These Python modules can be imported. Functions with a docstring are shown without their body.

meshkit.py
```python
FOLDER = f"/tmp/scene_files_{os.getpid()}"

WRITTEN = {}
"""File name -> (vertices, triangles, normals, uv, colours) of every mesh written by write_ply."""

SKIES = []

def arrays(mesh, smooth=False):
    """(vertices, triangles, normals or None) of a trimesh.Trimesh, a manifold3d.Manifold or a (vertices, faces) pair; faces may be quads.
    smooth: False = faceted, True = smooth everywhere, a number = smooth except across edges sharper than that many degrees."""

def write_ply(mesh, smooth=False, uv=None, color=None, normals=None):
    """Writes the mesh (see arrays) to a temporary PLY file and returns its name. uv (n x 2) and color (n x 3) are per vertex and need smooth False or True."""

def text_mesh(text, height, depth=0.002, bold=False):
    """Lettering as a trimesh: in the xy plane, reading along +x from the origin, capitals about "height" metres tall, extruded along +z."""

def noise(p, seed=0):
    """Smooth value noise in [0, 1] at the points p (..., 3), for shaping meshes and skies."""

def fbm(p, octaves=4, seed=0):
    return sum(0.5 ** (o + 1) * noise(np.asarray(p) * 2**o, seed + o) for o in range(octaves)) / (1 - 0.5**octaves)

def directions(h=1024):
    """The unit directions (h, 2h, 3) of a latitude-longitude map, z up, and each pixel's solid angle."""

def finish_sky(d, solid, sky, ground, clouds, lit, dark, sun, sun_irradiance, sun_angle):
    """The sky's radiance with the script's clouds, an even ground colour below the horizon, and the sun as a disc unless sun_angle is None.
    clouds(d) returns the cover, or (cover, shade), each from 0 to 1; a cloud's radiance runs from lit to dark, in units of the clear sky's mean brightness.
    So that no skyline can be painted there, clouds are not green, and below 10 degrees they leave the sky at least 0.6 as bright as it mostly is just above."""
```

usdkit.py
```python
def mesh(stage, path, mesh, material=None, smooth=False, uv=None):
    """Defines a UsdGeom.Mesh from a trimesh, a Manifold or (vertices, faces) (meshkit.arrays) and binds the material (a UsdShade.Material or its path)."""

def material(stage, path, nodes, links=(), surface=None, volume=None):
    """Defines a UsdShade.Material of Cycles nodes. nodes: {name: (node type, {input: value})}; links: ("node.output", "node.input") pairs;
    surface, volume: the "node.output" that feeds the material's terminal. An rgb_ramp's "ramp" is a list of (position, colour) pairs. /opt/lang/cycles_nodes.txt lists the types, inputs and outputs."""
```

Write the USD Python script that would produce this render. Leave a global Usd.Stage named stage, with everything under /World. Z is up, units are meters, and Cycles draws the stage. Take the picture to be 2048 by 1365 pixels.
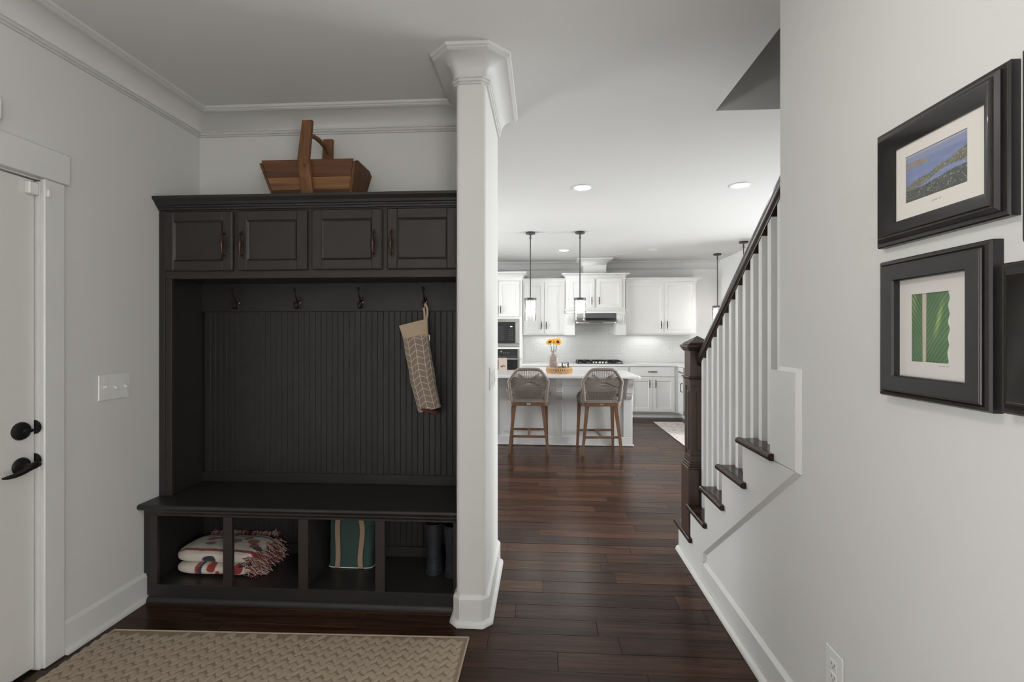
import math, random
import numpy as np
import trimesh
from shapely.geometry import Polygon, LineString, Point, box as sbox
from shapely.ops import unary_union
from pxr import Usd, UsdGeom, UsdLux, UsdShade, Gf, Sdf, Vt
import usdkit, meshkit

stage = Usd.Stage.CreateInMemory()
UsdGeom.Xform.Define(stage, '/World')
UsdGeom.Scope.Define(stage, '/World/Looks')
rng = random.Random(7)
nrg = np.random.default_rng(11)

# ------------------------------------------------------------------ camera, light, exposure
EXPOSURE = 0.0
POW = dict(dining=30.5, entry=18.5, study=10.2, kitchen=16.0, foyer=72.0, under=13.0, can=75.0, bulb=94.0)
CAM_H, F_PX, VPX, HZN = 1.40, 967.0, 1083.5, 672.0          # in 2048 x 1365 pixels
yaw = math.atan((VPX - 1024) / F_PX)
cam = UsdGeom.Camera.Define(stage, '/World/camera')
cam.AddTranslateOp().Set((0, 0, CAM_H))
cam.AddRotateXYZOp().Set((90, 0, math.degrees(yaw)))
cam.CreateHorizontalApertureAttr(36.0)
cam.CreateVerticalApertureAttr(36.0 * 1365 / 2048)
cam.CreateFocalLengthAttr(F_PX / 2048 * 36.0)
cam.CreateVerticalApertureOffsetAttr((HZN - 682.5) / 2048 * 36.0)
cam.CreateClippingRangeAttr((0.05, 200.0))
cam.CreateExposureAttr(EXPOSURE)


def rect_light(name, loc, rot, w, h, power, color=(1, 1, 1)):
    l = UsdLux.RectLight.Define(stage, '/World/' + name)
    l.CreateWidthAttr(w); l.CreateHeightAttr(h); l.CreateIntensityAttr(power); l.CreateColorAttr(color)
    l.AddTranslateOp().Set(loc); l.AddRotateXYZOp().Set(rot)


rect_light('dining_daylight', (6.2, 5.7, 1.3), (0, 90, 0), 2.6, 4.6, POW['dining'], (.97, .985, 1.0))     # through window_1, shining to -x
rect_light('entry_daylight', (-2.20, -1.2, 1.17), (0, -90, 0), 1.5, 1.5, POW['entry'], (1.0, .99, .97))     # through window_2, shining to +x
rect_light('study_daylight', (1.02, -1.3, 1.05), (0, 90, 0), 2.06, 1.46, POW['study'], (1.0, .99, .97))     # from the bright room behind the cased opening, to -x
rect_light('kitchen_daylight', (-3.62, 6.0, 1.4), (0, -90, 0), 1.9, 2.9, POW['kitchen'], (.98, .99, 1.0))     # through window_3, to +x
ent = UsdLux.SphereLight.Define(stage, '/World/foyer_lamp_light')
ent.CreateRadiusAttr(0.06); ent.CreateIntensityAttr(POW['foyer']); ent.CreateColorAttr((1, .965, .91)); ent.AddTranslateOp().Set((-0.02, 0.95, 2.20))
for k, x in enumerate((0.16, 1.86)):
    rect_light('under_cabinet_light_%d' % (k + 1), (x, 8.80, 1.405), (0, 0, 0), .55, .04, POW['under'])
CAN_POWER, BULB_POWER = POW['can'], POW['bulb']

# ------------------------------------------------------------------ mesh helpers: a mesh is (vertices, triangles)
V3 = lambda *a: np.array(a, float)


def cat(*ms):
    ms = [m for m in (ms[0] if len(ms) == 1 and isinstance(ms[0], list) else ms)]
    n = np.cumsum([0] + [len(m[0]) for m in ms])
    return np.vstack([m[0] for m in ms]), np.vstack([m[1] + k for m, k in zip(ms, n)])


def tm(t):
    return np.array(t.vertices), np.array(t.faces)


def _box_pts(lo, hi, b):
    p = []
    for s in np.ndindex(2, 2, 2):
        c = np.array([lo[k] if s[k] == 0 else hi[k] for k in range(3)], float)
        for ax in range(3):
            q = c.copy()
            for k in range(3):
                if k != ax:
                    q[k] += b if s[k] == 0 else -b
            p.append(q)
    return np.array(p)


def _hull(p):
    h = trimesh.Trimesh(p, process=False).convex_hull
    idx = [int(np.argmin(((p - v) ** 2).sum(1))) for v in h.vertices]
    return np.array(idx)[h.faces]


_BEV = _hull(_box_pts((0, 0, 0), (1, 1.1, 1.2), .1))
_PLN = _hull(np.array(list(np.ndindex(2, 2, 2)), float))


def box(x0, x1, y0, y1, z0, z1, b=0.0):
    lo, hi = (min(x0, x1), min(y0, y1), min(z0, z1)), (max(x0, x1), max(y0, y1), max(z0, z1))
    b = min(b, *(0.45 * (h - l) for l, h in zip(lo, hi)))
    if b > 0:
        return _box_pts(lo, hi, b), _BEV.copy()
    return np.array([[(lo, hi)[s[k]][k] for k in range(3)] for s in np.ndindex(2, 2, 2)], float), _PLN.copy()


def prism(poly, h0, h1, axes='xy'):
    """Extrudes a polygon. axes: the two axes of the polygon; it is extruded along the third from h0 to h1."""
    poly = poly if hasattr(poly, 'area') else Polygon(poly)
    out = []
    for g in getattr(poly, 'geoms', [poly]):
        v, f = tm(trimesh.creation.extrude_polygon(g, h1 - h0, engine='earcut'))
        v = v + V3(0, 0, h0)
        if axes == 'yz':
            v = v[:, [2, 0, 1]]
        elif axes == 'xz':
            v = np.stack([v[:, 0], v[:, 2], v[:, 1]], 1); f = f[:, ::-1]
        out.append((v, f))
    return cat(out)


def rrect(x0, x1, y0, y1, r, n=4):
    return sbox(x0 + r, y0 + r, x1 - r, y1 - r).buffer(r, quad_segs=n)


def sweep(path, prof, closed=False):
    """Sweeps a closed profile [(d, h)] along a 2-d path; d is measured to the right of the direction of travel, h along z. Mitred corners."""
    p, n = np.asarray(path, float), len(path)
    seg = (np.roll(p, -1, 0) - p)
    d = seg / np.maximum(np.linalg.norm(seg, axis=1, keepdims=True), 1e-9)
    nr = np.stack([d[:, 1], -d[:, 0]], 1)
    off = np.zeros_like(p)
    for i in range(n):
        a = nr[i - 1] if (closed or i > 0) else nr[i]
        b = nr[i] if (closed or i < n - 1) else nr[i - 1]
        off[i] = (a + b) / max(1 + a @ b, .15)
    pr = np.asarray(prof, float)
    m = len(pr)
    v = np.concatenate([p[:, None] + off[:, None] * pr[None, :, :1], np.broadcast_to(pr[None, :, 1:], (n, m, 1))], 2).reshape(-1, 3)
    f = []
    for i in range(n if closed else n - 1):
        j = (i + 1) % n
        for k in range(m):
            l = (k + 1) % m
            f += [[i * m + k, j * m + k, j * m + l], [i * m + k, j * m + l, i * m + l]]
    if not closed:
        cap = tm(trimesh.creation.extrude_polygon(Polygon(pr), 1, engine='earcut'))
        lo = cap[0][:, 2] < .5
        tri = [t for t in cap[1] if lo[t].all()]
        mp = {i: int(np.argmin(((pr - cap[0][i, :2]) ** 2).sum(1))) for i in range(len(cap[0])) if lo[i]}
        for t in tri:
            t = [mp[x] for x in t]
            f.append(t); f.append([(n - 1) * m + x for x in t[::-1]])
    v, f = v, np.array(f)
    t = trimesh.Trimesh(v, f, process=False)
    if t.volume < 0:
        f = f[:, ::-1]
    return v, f


def lathe(prof, n=24, c=(0, 0, 0)):
    p = np.asarray(prof, float)
    a = np.arange(n) * 2 * np.pi / n
    v = np.stack([p[:, None, 0] * np.cos(a), p[:, None, 0] * np.sin(a), np.broadcast_to(p[:, 1:], (len(p), n))], -1).reshape(-1, 3) + np.array(c, float)
    f = []
    for i in range(len(p) - 1):
        for j in range(n):
            k = (j + 1) % n
            f += [[i * n + j, i * n + k, (i + 1) * n + k], [i * n + j, (i + 1) * n + k, (i + 1) * n + j]]
    f = np.array(f)
    tri = v[f]
    ok = np.linalg.norm(np.cross(tri[:, 1] - tri[:, 0], tri[:, 2] - tri[:, 0]), axis=1) > 1e-12
    f = f[ok]
    if trimesh.Trimesh(v, f, process=False).volume < 0:
        f = f[:, ::-1]
    return v, f


def tube(pts, r, n=8, closed=False, caps=True, flat=None):
    """A tube along points; r a number or one per point. flat: (direction, factor) squashes the section along a direction."""
    p = np.asarray(pts, float)
    m = len(p)
    t = np.roll(p, -1, 0) - np.roll(p, 1, 0) if closed else np.gradient(p, axis=0)
    t /= np.linalg.norm(t, axis=1, keepdims=True) + 1e-12
    a = np.cross(t[0], [0, 0, 1.0] if abs(t[0][2]) < .9 else [1.0, 0, 0]); a /= np.linalg.norm(a)
    A = []
    for i in range(m):
        a = a - t[i] * (a @ t[i]); a /= np.linalg.norm(a) + 1e-12
        A.append(a)
    A = np.array(A); B = np.cross(t, A)
    ang = np.arange(n) * 2 * np.pi / n
    R = np.broadcast_to(r, (m,))[:, None, None]
    o = R * (np.cos(ang)[None, :, None] * A[:, None] + np.sin(ang)[None, :, None] * B[:, None])
    if flat is not None:
        d = np.array(flat[0], float); d /= np.linalg.norm(d)
        o = o - (o @ d)[..., None] * d * (1 - flat[1])
    v = (p[:, None] + o).reshape(-1, 3)
    f = []
    for i in range(m if closed else m - 1):
        j = (i + 1) % m
        for k in range(n):
            l = (k + 1) % n
            f += [[i * n + k, i * n + l, j * n + l], [i * n + k, j * n + l, j * n + k]]
    if caps and not closed:
        v = np.vstack([v, p[:1], p[-1:]])
        for k in range(n):
            l = (k + 1) % n
            f += [[m * n, l, k], [m * n + 1, (m - 1) * n + k, (m - 1) * n + l]]
    return v, np.array(f)


def bez(*c, n=10):
    c = np.array(c, float); t = np.linspace(0, 1, n)[:, None]
    while len(c) > 1 and c.ndim == 2:
        c = c[:, None] * np.ones((1, n, 1)); break
    pts = c
    while len(pts) > 1:
        pts = pts[:-1] * (1 - t) + pts[1:] * t
    return pts[0]


def spline(pts, n=40, closed=False):
    from scipy.interpolate import CubicSpline
    p = np.asarray(pts, float)
    if closed:
        p = np.vstack([p, p[:1]])
    s = np.r_[0, np.cumsum(np.linalg.norm(np.diff(p, axis=0), axis=1))]
    q = CubicSpline(s, p, bc_type='periodic' if closed else 'not-a-knot' if len(p) > 3 else 'natural')
    t = np.linspace(0, s[-1], n + 1 if closed else n)
    return q(t)[:-1] if closed else q(t)


def ball(c, r, n=2):
    v, f = tm(trimesh.creation.icosphere(n, 1.0))
    return v * np.broadcast_to(r, 3) + np.array(c, float), f


def rot(m, axis, deg, about=(0, 0, 0)):
    a = np.radians(deg); c, s = np.cos(a), np.sin(a)
    R = {'x': [[1, 0, 0], [0, c, -s], [0, s, c]], 'y': [[c, 0, s], [0, 1, 0], [-s, 0, c]], 'z': [[c, -s, 0], [s, c, 0], [0, 0, 1]]}[axis]
    o = np.array(about, float)
    return (m[0] - o) @ np.array(R).T + o, m[1]


def mv(m, *d):
    return m[0] + np.array(d, float), m[1]


def superpad(c, half, e=(.35, .5), n=4, noise_amp=0.0, seed=0):
    """A cushion-like rounded slab (a superellipsoid)."""
    k = {3: 14, 4: 20, 5: 44, 6: 84}[n]
    g = np.linspace(-1, 1, k + 1)
    A, B = np.meshgrid(g, g, indexing='ij')
    vs, fs, o = [], [], 0
    ii = np.arange((k + 1) ** 2).reshape(k + 1, k + 1)
    quad = np.concatenate([np.stack([ii[:-1, :-1], ii[1:, :-1], ii[1:, 1:]], -1).reshape(-1, 3), np.stack([ii[:-1, :-1], ii[1:, 1:], ii[:-1, 1:]], -1).reshape(-1, 3)])
    for ax in range(3):
        for sg in (-1, 1):
            p = np.zeros((A.size, 3)); p[:, (ax + 1) % 3], p[:, (ax + 2) % 3], p[:, ax] = A.ravel(), B.ravel(), sg
            vs.append(p); fs.append((quad if sg > 0 else quad[:, ::-1]) + o); o += len(p)
    t = trimesh.Trimesh(np.vstack(vs), np.vstack(fs), process=True)
    p, f = np.array(t.vertices), np.array(t.faces)
    F = (np.abs(p[:, 0]) ** (2 / e[0]) + np.abs(p[:, 1]) ** (2 / e[0])) ** (e[0] / e[1]) + np.abs(p[:, 2]) ** (2 / e[1])
    q = p * (F ** (-e[1] / 2))[:, None] * np.array(half)
    q = q + np.array(c, float)
    if noise_amp:
        q = q + (np.stack([meshkit.fbm(q * 11 + k * 7, 3, seed + k) for k in range(3)], 1) - .5) * noise_amp
    return q, f


# ------------------------------------------------------------------ materials
srgb = lambda r, g, b: tuple((x / 255 / 12.92 if x <= 10.3 else ((x / 255 + .055) / 1.055) ** 2.4) for x in (r, g, b))


def M(name, color, rough=.5, metal=0.0, bump=None, vary=None, coat=0.0, spec=.5, sheen=0.0, emit=None):
    """A principled material; vary = (scale, amount) mottles the colour, bump = (scale, strength, distance)."""
    n = {'p': ('principled_bsdf', dict(base_color=color, roughness=rough, metallic=metal, coat_weight=coat, specular_ior_level=spec, sheen_weight=sheen))}
    l = []
    if bump or vary:
        n['g'] = ('geometry', {})
    if vary:
        sc = vary[0]
        n['m'] = ('mapping', dict(scale=sc if np.ndim(sc) else (sc, sc, sc), location=(3.1, 1.7, 5.3)))
        n['n'] = ('noise_texture', dict(scale=1.0, detail=5.0, roughness=.6))
        a = vary[1]
        n['r'] = ('rgb_ramp', dict(ramp=[(.25, tuple(c * (1 - a) for c in color)), (.75, tuple(min(1, c * (1 + a)) for c in color))]))
        l += [('g.position', 'm.vector'), ('m.vector', 'n.vector'), ('n.fac', 'r.fac'), ('r.color', 'p.base_color')]
    if bump:
        sc = bump[0]
        n['bm'] = ('mapping', dict(scale=sc if np.ndim(sc) else (sc, sc, sc)))
        n['bn'] = ('noise_texture', dict(scale=1.0, detail=4.0, roughness=.6))
        n['b'] = ('bump', dict(strength=bump[1], distance=bump[2]))
        l += [('g.position', 'bm.vector'), ('bm.vector', 'bn.vector'), ('bn.fac', 'b.height'), ('b.normal', 'p.normal')]
    if emit:
        n['p'][1].update(emission_color=emit[0], emission_strength=emit[1])
    return usdkit.material(stage, '/World/Looks/' + name, n, l, surface='p.BSDF')


def wood(name, dark, light, along='x', scale=1.0, rough=.35, off=(0, 0, 0), coat=.0, bump=.25, bump_d=.002, spec=.5, ramp=(.28, .72)):
    st = {'x': (1.3, 26, 26), 'y': (26, 1.3, 26), 'z': (26, 26, 1.3)}[along]
    st = tuple(s * scale for s in st)
    fine = tuple(s * 4.5 for s in st)
    n = {'g': ('geometry', {}), 'm': ('mapping', dict(scale=st, location=off)), 'n': ('noise_texture', dict(scale=1.0, detail=6.0, roughness=.62, distortion=.6)),
         'm2': ('mapping', dict(scale=fine, location=off)), 'n2': ('noise_texture', dict(scale=1.0, detail=3.0, roughness=.55)),
         'mx': ('mix_float', dict(fac=.38)),
         'r': ('rgb_ramp', dict(ramp=[(ramp[0], dark), (.5, tuple((a + b) / 2 for a, b in zip(dark, light))), (ramp[1], light)])),
         'b': ('bump', dict(strength=bump, distance=bump_d)),
         'p': ('principled_bsdf', dict(roughness=rough, coat_weight=coat, coat_roughness=.15, specular_ior_level=spec))}
    l = [('g.position', 'm.vector'), ('m.vector', 'n.vector'), ('g.position', 'm2.vector'), ('m2.vector', 'n2.vector'), ('n.fac', 'mx.a'), ('n2.fac', 'mx.b'),
         ('mx.result', 'r.fac'), ('r.color', 'p.base_color'), ('mx.result', 'b.height'), ('b.normal', 'p.normal')]
    return usdkit.material(stage, '/World/Looks/' + name, n, l, surface='p.BSDF')


def painted(name, rough=.6, attr='tint', bump=None, sheen=0.0):
    """Takes its colour from the mesh's own colours (flat print and woven pattern)."""
    n = {'a': ('attribute', dict(attribute=attr)), 'p': ('principled_bsdf', dict(roughness=rough, sheen_weight=sheen))}
    l = [('a.color', 'p.base_color')]
    if bump:
        n['g'] = ('geometry', {}); n['bn'] = ('noise_texture', dict(scale=bump[0], detail=3.0)); n['b'] = ('bump', dict(strength=bump[1], distance=bump[2]))
        l += [('g.position', 'bn.vector'), ('bn.fac', 'b.height'), ('b.normal', 'p.normal')]
    return usdkit.material(stage, '/World/Looks/' + name, n, l, surface='p.BSDF')


WALL = M('wall_paint', (.64, .637, .62), .72, bump=(160, .05, .002))
KWALL = M('kitchen_wall_paint', (.79, .788, .775), .7)
CEIL = M('ceiling_paint', (.66, .658, .645), .9)
TRIM = M('trim_paint', (.665, .665, .652), .36)
DOORP = M('door_paint', (.64, .635, .61), .4)
CAB = M('cabinet_white', (.80, .80, .785), .38)
ISL = M('island_paint', (.71, .722, .722), .42)
ESP = M('espresso_paint', (.0215, .0195, .0185), .42, vary=(9, .12))
ESPR = M('espresso_worn', (.027, .021, .019), .45, vary=(9, .15))
BLACK = M('black_metal', (.012, .012, .012), .38, .3)
BRONZE = M('rubbed_bronze', (.075, .040, .030), .3, .75, vary=(60, .5))
DKFRAME = M('frame_black', (.016, .015, .014), .32, vary=(30, .2), coat=.15)
FRAMEDGE = M('frame_worn_edge', (.075, .05, .035), .5)
STEEL = M('stainless', (.46, .455, .44), .3, 1.0)
DSTEEL = M('dark_stainless', (.20, .20, .20), .3, 1.0)
BGLASS = M('black_glass', (.02, .02, .021), .08)
QUARTZ = M('quartz', (.80, .80, .79), .16, vary=(5, .03))
TILE = M('tile_glaze', (.70, .70, .69), .22)
GROUT = M('grout', (.80, .80, .79), .8)
PLATE = M('plate_plastic', (.74, .74, .72), .35)
SLOT = M('slot_dark', (.03, .03, .03), .6)
SUB = M('subfloor', (.02, .012, .009), .6)
BRASSK = M('nickel', (.5, .49, .47), .25, 1.0)
CANVAS = M('canvas_beige', (.47, .37, .26), .9, bump=(700, .3, .001), sheen=.2)
TEAL = M('tote_teal', (.034, .066, .061), .8, bump=(500, .3, .001), vary=(14, .18))
WEB = M('webbing_tan', (.34, .24, .165), .9, bump=(700, .3, .001))
PIPING = M('piping_white', (.72, .72, .68), .7)
RUBBER = M('boot_rubber', (.030, .033, .038), .38, vary=(20, .2))
MATBASE = M('mat_base', (.255, .195, .142), .95, bump=(420, .5, .002), vary=(90, .2))
MATLEAF = M('mat_leaf', (.40, .325, .25), .95, bump=((160, 700, 400), .6, .002), vary=(120, .12))
ROPE = M('rope_grey', (.24, .205, .18), .9, bump=(900, .4, .001), vary=(60, .25))
CUSH = M('cushion_taupe', (.33, .285, .255), .95, bump=(700, .3, .001))
OAK = wood('stool_oak', (.10, .05, .025), (.20, .105, .055), 'z', rough=.5)
STAIRW = wood('stair_wood', (.016, .0085, .006), (.045, .025, .018), 'x', rough=.2, coat=.0, bump=.0, spec=.3)
NEWELW = wood('newel_wood', (.024, .013, .0085), (.085, .046, .031), 'z', rough=.36, bump=.2)
RAILW = wood('rail_wood', (.018, .0115, .009), (.036, .024, .019), 'y', rough=.25, coat=.3, bump=.06)
TRUG = [wood('trug_wood_%d' % k, d, l, 'x', .55, .75, (k * 3.1, k * 1.7, k), bump=.5, bump_d=.004) for k, (d, l) in enumerate([((.040, .0145, .0055), (.165, .070, .027)), ((.060, .024, .009), (.33, .155, .058)), ((.030, .011, .0045), (.12, .048, .019))])]
TRUGV = wood('trug_wood_post', (.038, .014, .006), (.27, .122, .048), 'z', .5, .75, bump=.5, bump_d=.004)
PLANKS = []
for k in range(7):
    t = (0.62, 0.85, 1.0, 1.18, 1.38, .74, 1.08)[k]
    PLANKS.append(wood('floor_wood_%d' % k, tuple(t * c for c in (.0150, .0066, .0040)), tuple(t * c for c in (.080, .036, .0200)), 'x', .9, .27, (k * 5.3, k * 2.9, k * 1.1), bump=.5, bump_d=.003, spec=.18, ramp=(.36, .65)))
PRINT = painted('print', .55)
WOVEN = painted('woven', .95, bump=(500, .35, .001), sheen=.2)
INK = M('pencil_ink', (.16, .15, .14), .8)
MATBOARD = M('mat_board', (.70, .66, .615), .85)
MATGREY = M('mat_board_grey', (.62, .595, .57), .85)
LENS = M('lamp_lens', (.9, .9, .9), .5, emit=((1, .985, .96), CAN_POWER))
LENSDIM = M('lamp_lens_dim', (.7, .7, .7), .5, emit=((1, .985, .96), .12))
BULB = M('bulb_glow', (.9, .9, .9), .5, emit=((1, .96, .90), BULB_POWER))
DIGIT = M('display_digits', (.8, .9, 1), .5, emit=((.9, .95, 1), 1.5))
SEEDED = usdkit.material(stage, '/World/Looks/seeded_glass', {'f': ('fresnel', dict(IOR=1.14)), 't': ('transparent_bsdf', dict(color=(.985, .985, .985))), 'g': ('glossy_bsdf', dict(color=(.95, .95, .95), roughness=.05)), 'd': ('translucent_bsdf', dict(color=(.9, .9, .9))), 'n': ('mix_closure', dict(fac=.032)), 'm': ('mix_closure', {})},
                         [('f.fac', 'm.fac'), ('t.BSDF', 'n.closure1'), ('d.BSDF', 'n.closure2'), ('n.closure', 'm.closure1'), ('g.BSDF', 'm.closure2')], surface='m.closure')
GREYM = M('weathered_metal', (.075, .072, .070), .42, .4, vary=(40, .3))
CROWNP = M('crown_paint', (.585, .583, .57), .5)
GLASS = usdkit.material(stage, '/World/Looks/clear_glass', {'f': ('fresnel', dict(IOR=1.45)), 't': ('transparent_bsdf', dict(color=(.97, .975, .975))), 'g': ('glossy_bsdf', dict(color=(.95, .95, .95), roughness=.03)), 'm': ('mix_closure', {})},
                        [('f.fac', 'm.fac'), ('t.BSDF', 'm.closure1'), ('g.BSDF', 'm.closure2')], surface='m.closure')
PETAL = M('petal_yellow', (.75, .36, .02), .7)
SEEDH = M('seed_brown', (.05, .02, .008), .9)
STEM = M('stem_green', (.03, .06, .02), .7)
VASE = M('vase_mottled', (.30, .255, .225), .5, vary=(70, .55))
SEAGRASS = M('seagrass', (.42, .26, .13), .85, vary=(90, .45))
BOWLC = M('bowl_brown', (.16, .095, .07), .5)

# ------------------------------------------------------------------ scene helpers


class Node:
    def __init__(self, path, origin):
        self.path, self.origin = path, np.array(origin, float)
        self.prim = stage.GetPrimAtPath(path)


def numbered(parent, name):
    p, k = parent + '/' + name, 0
    while stage.GetPrimAtPath(p):
        k += 1
        p = '%s/%s_%03d' % (parent, name, k)
    return p


def data(prim, **kw):
    for k, v in kw.items():
        if v:
            prim.SetCustomDataByKey(k, v)


def thing(name, label, category, loc=(0, 0, 0), group=None, kind=None, rotz=0.0):
    p = numbered('/World', name)
    x = UsdGeom.Xform.Define(stage, p)
    x.AddTranslateOp().Set(tuple(map(float, loc))); x.AddRotateZOp().Set(float(rotz))
    data(x.GetPrim(), label=label, category=category, group=group, kind=kind)
    return Node(p, loc)


def obj(name, mesh, mat, parent, smooth=False, label=None, kind=None, tint=None):
    p = numbered(parent.path, name)
    v, f = mesh
    m = usdkit.mesh(stage, p, (v - parent.origin, f), mat, smooth=smooth)
    if tint is not None:
        UsdGeom.PrimvarsAPI(m).CreatePrimvar('tint', Sdf.ValueTypeNames.Color3fArray, 'vertex').Set(Vt.Vec3fArray.FromNumpy(np.asarray(tint, np.float32)))
    data(m.GetPrim(), label=label, kind=kind)
    return Node(p, parent.origin)


def single(name, mesh, mat, label, category, group=None, kind=None, smooth=False, tint=None):
    p = numbered('/World', name)
    v, f = mesh
    m = usdkit.mesh(stage, p, (v, f), mat, smooth=smooth)
    data(m.GetPrim(), label=label, category=category, group=group, kind=kind)
    return Node(p, (0, 0, 0))


def copy(src, name, loc, rotz, label, group=None):
    was = src.prim.GetCustomData()
    p = numbered('/World', name)
    x = UsdGeom.Xform.Define(stage, p)
    x.GetPrim().GetReferences().AddInternalReference(src.path)
    x.GetPrim().GetAttribute('xformOp:translate').Set(Gf.Vec3d(*map(float, loc)))
    x.GetPrim().GetAttribute('xformOp:rotateZ').Set(float(rotz))
    x.GetPrim().SetInstanceable(True)
    data(x.GetPrim(), label=label, category=was['category'], group=group or was.get('group'))
    return Node(p, loc)


def structure(name, mesh, mat, label, category, smooth=False):
    return single(name, mesh, mat, label, category, kind='structure', smooth=smooth)


# ------------------------------------------------------------------ the setting
XL, YB, H = -2.10, 2.85, 2.755            # foyer left wall, nook back wall, ceiling
XR, YE = 0.911, 1.910                     # right wall face and where it ends
SX0, SX1, SY0, SY1 = -0.415, -0.27, 2.323, 2.98   # the wall stub beside the bench
KX0, KX1, KY = -3.5, 3.18, 8.95           # kitchen left, right and back walls
RX = 4.3                                  # dining side, right
WX0, WX1 = 1.045, 2.0                     # stairwell
YF = -2.4                                 # entry wall behind the camera

# floor: a subfloor slab that carries the planks one by one
floor = structure('floor', box(KX0 - .1, RX + .1, YF - .1, KY + .1, -.12, -.012), SUB, 'dark hand-scraped hardwood floor running from entry to kitchen', 'floor')
ROW = .1235
planks = []
i0 = int((1.0 - 2.0236) / ROW) - 1
r2 = random.Random(21)
for i in range(i0, int((KY - 2.0236) / ROW) + 1):
    y0 = 2.0236 + i * ROW
    x0, x1 = (XL, XR) if y0 < 2.75 else (-.7 - .05 * (y0 - 2.7), .90) if y0 < 3.1 else (-1.3, 3.1 if y0 > 5 else 2.1)
    x = x0 - r2.uniform(0, .9)
    while x < x1:
        L = r2.choice((.42, .6, .8, .95, 1.15, 1.3))
        a, b = max(x, x0), min(x + L, x1)
        if b - a > .04:
            planks.append((a, b, y0, min(y0 + ROW, KY), r2.randrange(7), r2.uniform(-.0007, .0007)))
        x += L
seen = lambda p: ((p[0] + p[1]) / 2 / max(p[2], .1) < 1.0) and (p[1] - p[0]) / p[2] ** 2
planks.sort(key=lambda p: -float(seen(p)))
for k, (a, b, y0, y1, m, dz) in enumerate(planks[:300]):
    obj('plank', box(a + .0003, b - .0003, y0 + .0003, y1 - .0003, -.012, dz, .0015), PLANKS[m], floor)
if planks[300:]:
    obj('plank_remainder', cat([box(a + .0003, b - .0003, y0 + .0003, y1 - .0003, -.012, dz, .0015) for a, b, y0, y1, m, dz in planks[300:]]), PLANKS[2], floor, kind='stuff')
obj('plank_field', cat([box(KX0, XL if False else -1.3, 3.0, KY, -.012, -.001), box(2.1, RX, 3.1, 5.05, -.012, -.001), box(3.1, RX, 5.05, KY, -.012, -.001), box(XL, XR, YF, .9, -.012, -.001)]), PLANKS[2], floor, kind='stuff')

ceil_poly = sbox(KX0 - .1, YF - .1, RX + .1, KY + .1).difference(sbox(WX0, -1.6, WX1, SY1))
structure('ceiling', prism(ceil_poly, H, H + .30), CEIL, 'flat painted ceiling over entry, hall and kitchen with stairwell opening', 'ceiling')
structure('wall_stairwell', cat(box(WX0 - .13, WX0, -1.7, SY1 + .1, H + .3, 5.2), box(WX1, WX1 + .12, YF, SY1 + .1, 0, 5.2), box(WX0 - .13, WX1 + .12, SY1, SY1 + .1, H + .3, 5.2), box(WX0 - .13, WX1 + .12, -1.7, -1.6, 0, 5.2), box(WX0 - .13, WX1 + .12, -1.7, SY1 + .1, 5.2, 5.3)), WALL,
          'shaded wall rising inside the stairwell opening', 'wall')
DY0, DY1, DZ = .935, 1.93, 2.06
structure('wall_left', prism(sbox(YF - .1, 0, YB + .13, H).difference(sbox(DY0, -1, DY1, DZ)).difference(sbox(-1.92, .45, -.48, 1.89)), XL - .13, XL, 'yz'), WALL, 'grey left wall of the entry with switch plate and door', 'wall')
structure('wall_back', box(XL, SX0 + .005, YB, SY1, 0, H), WALL, 'grey wall behind the dark bench unit', 'wall')
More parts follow.
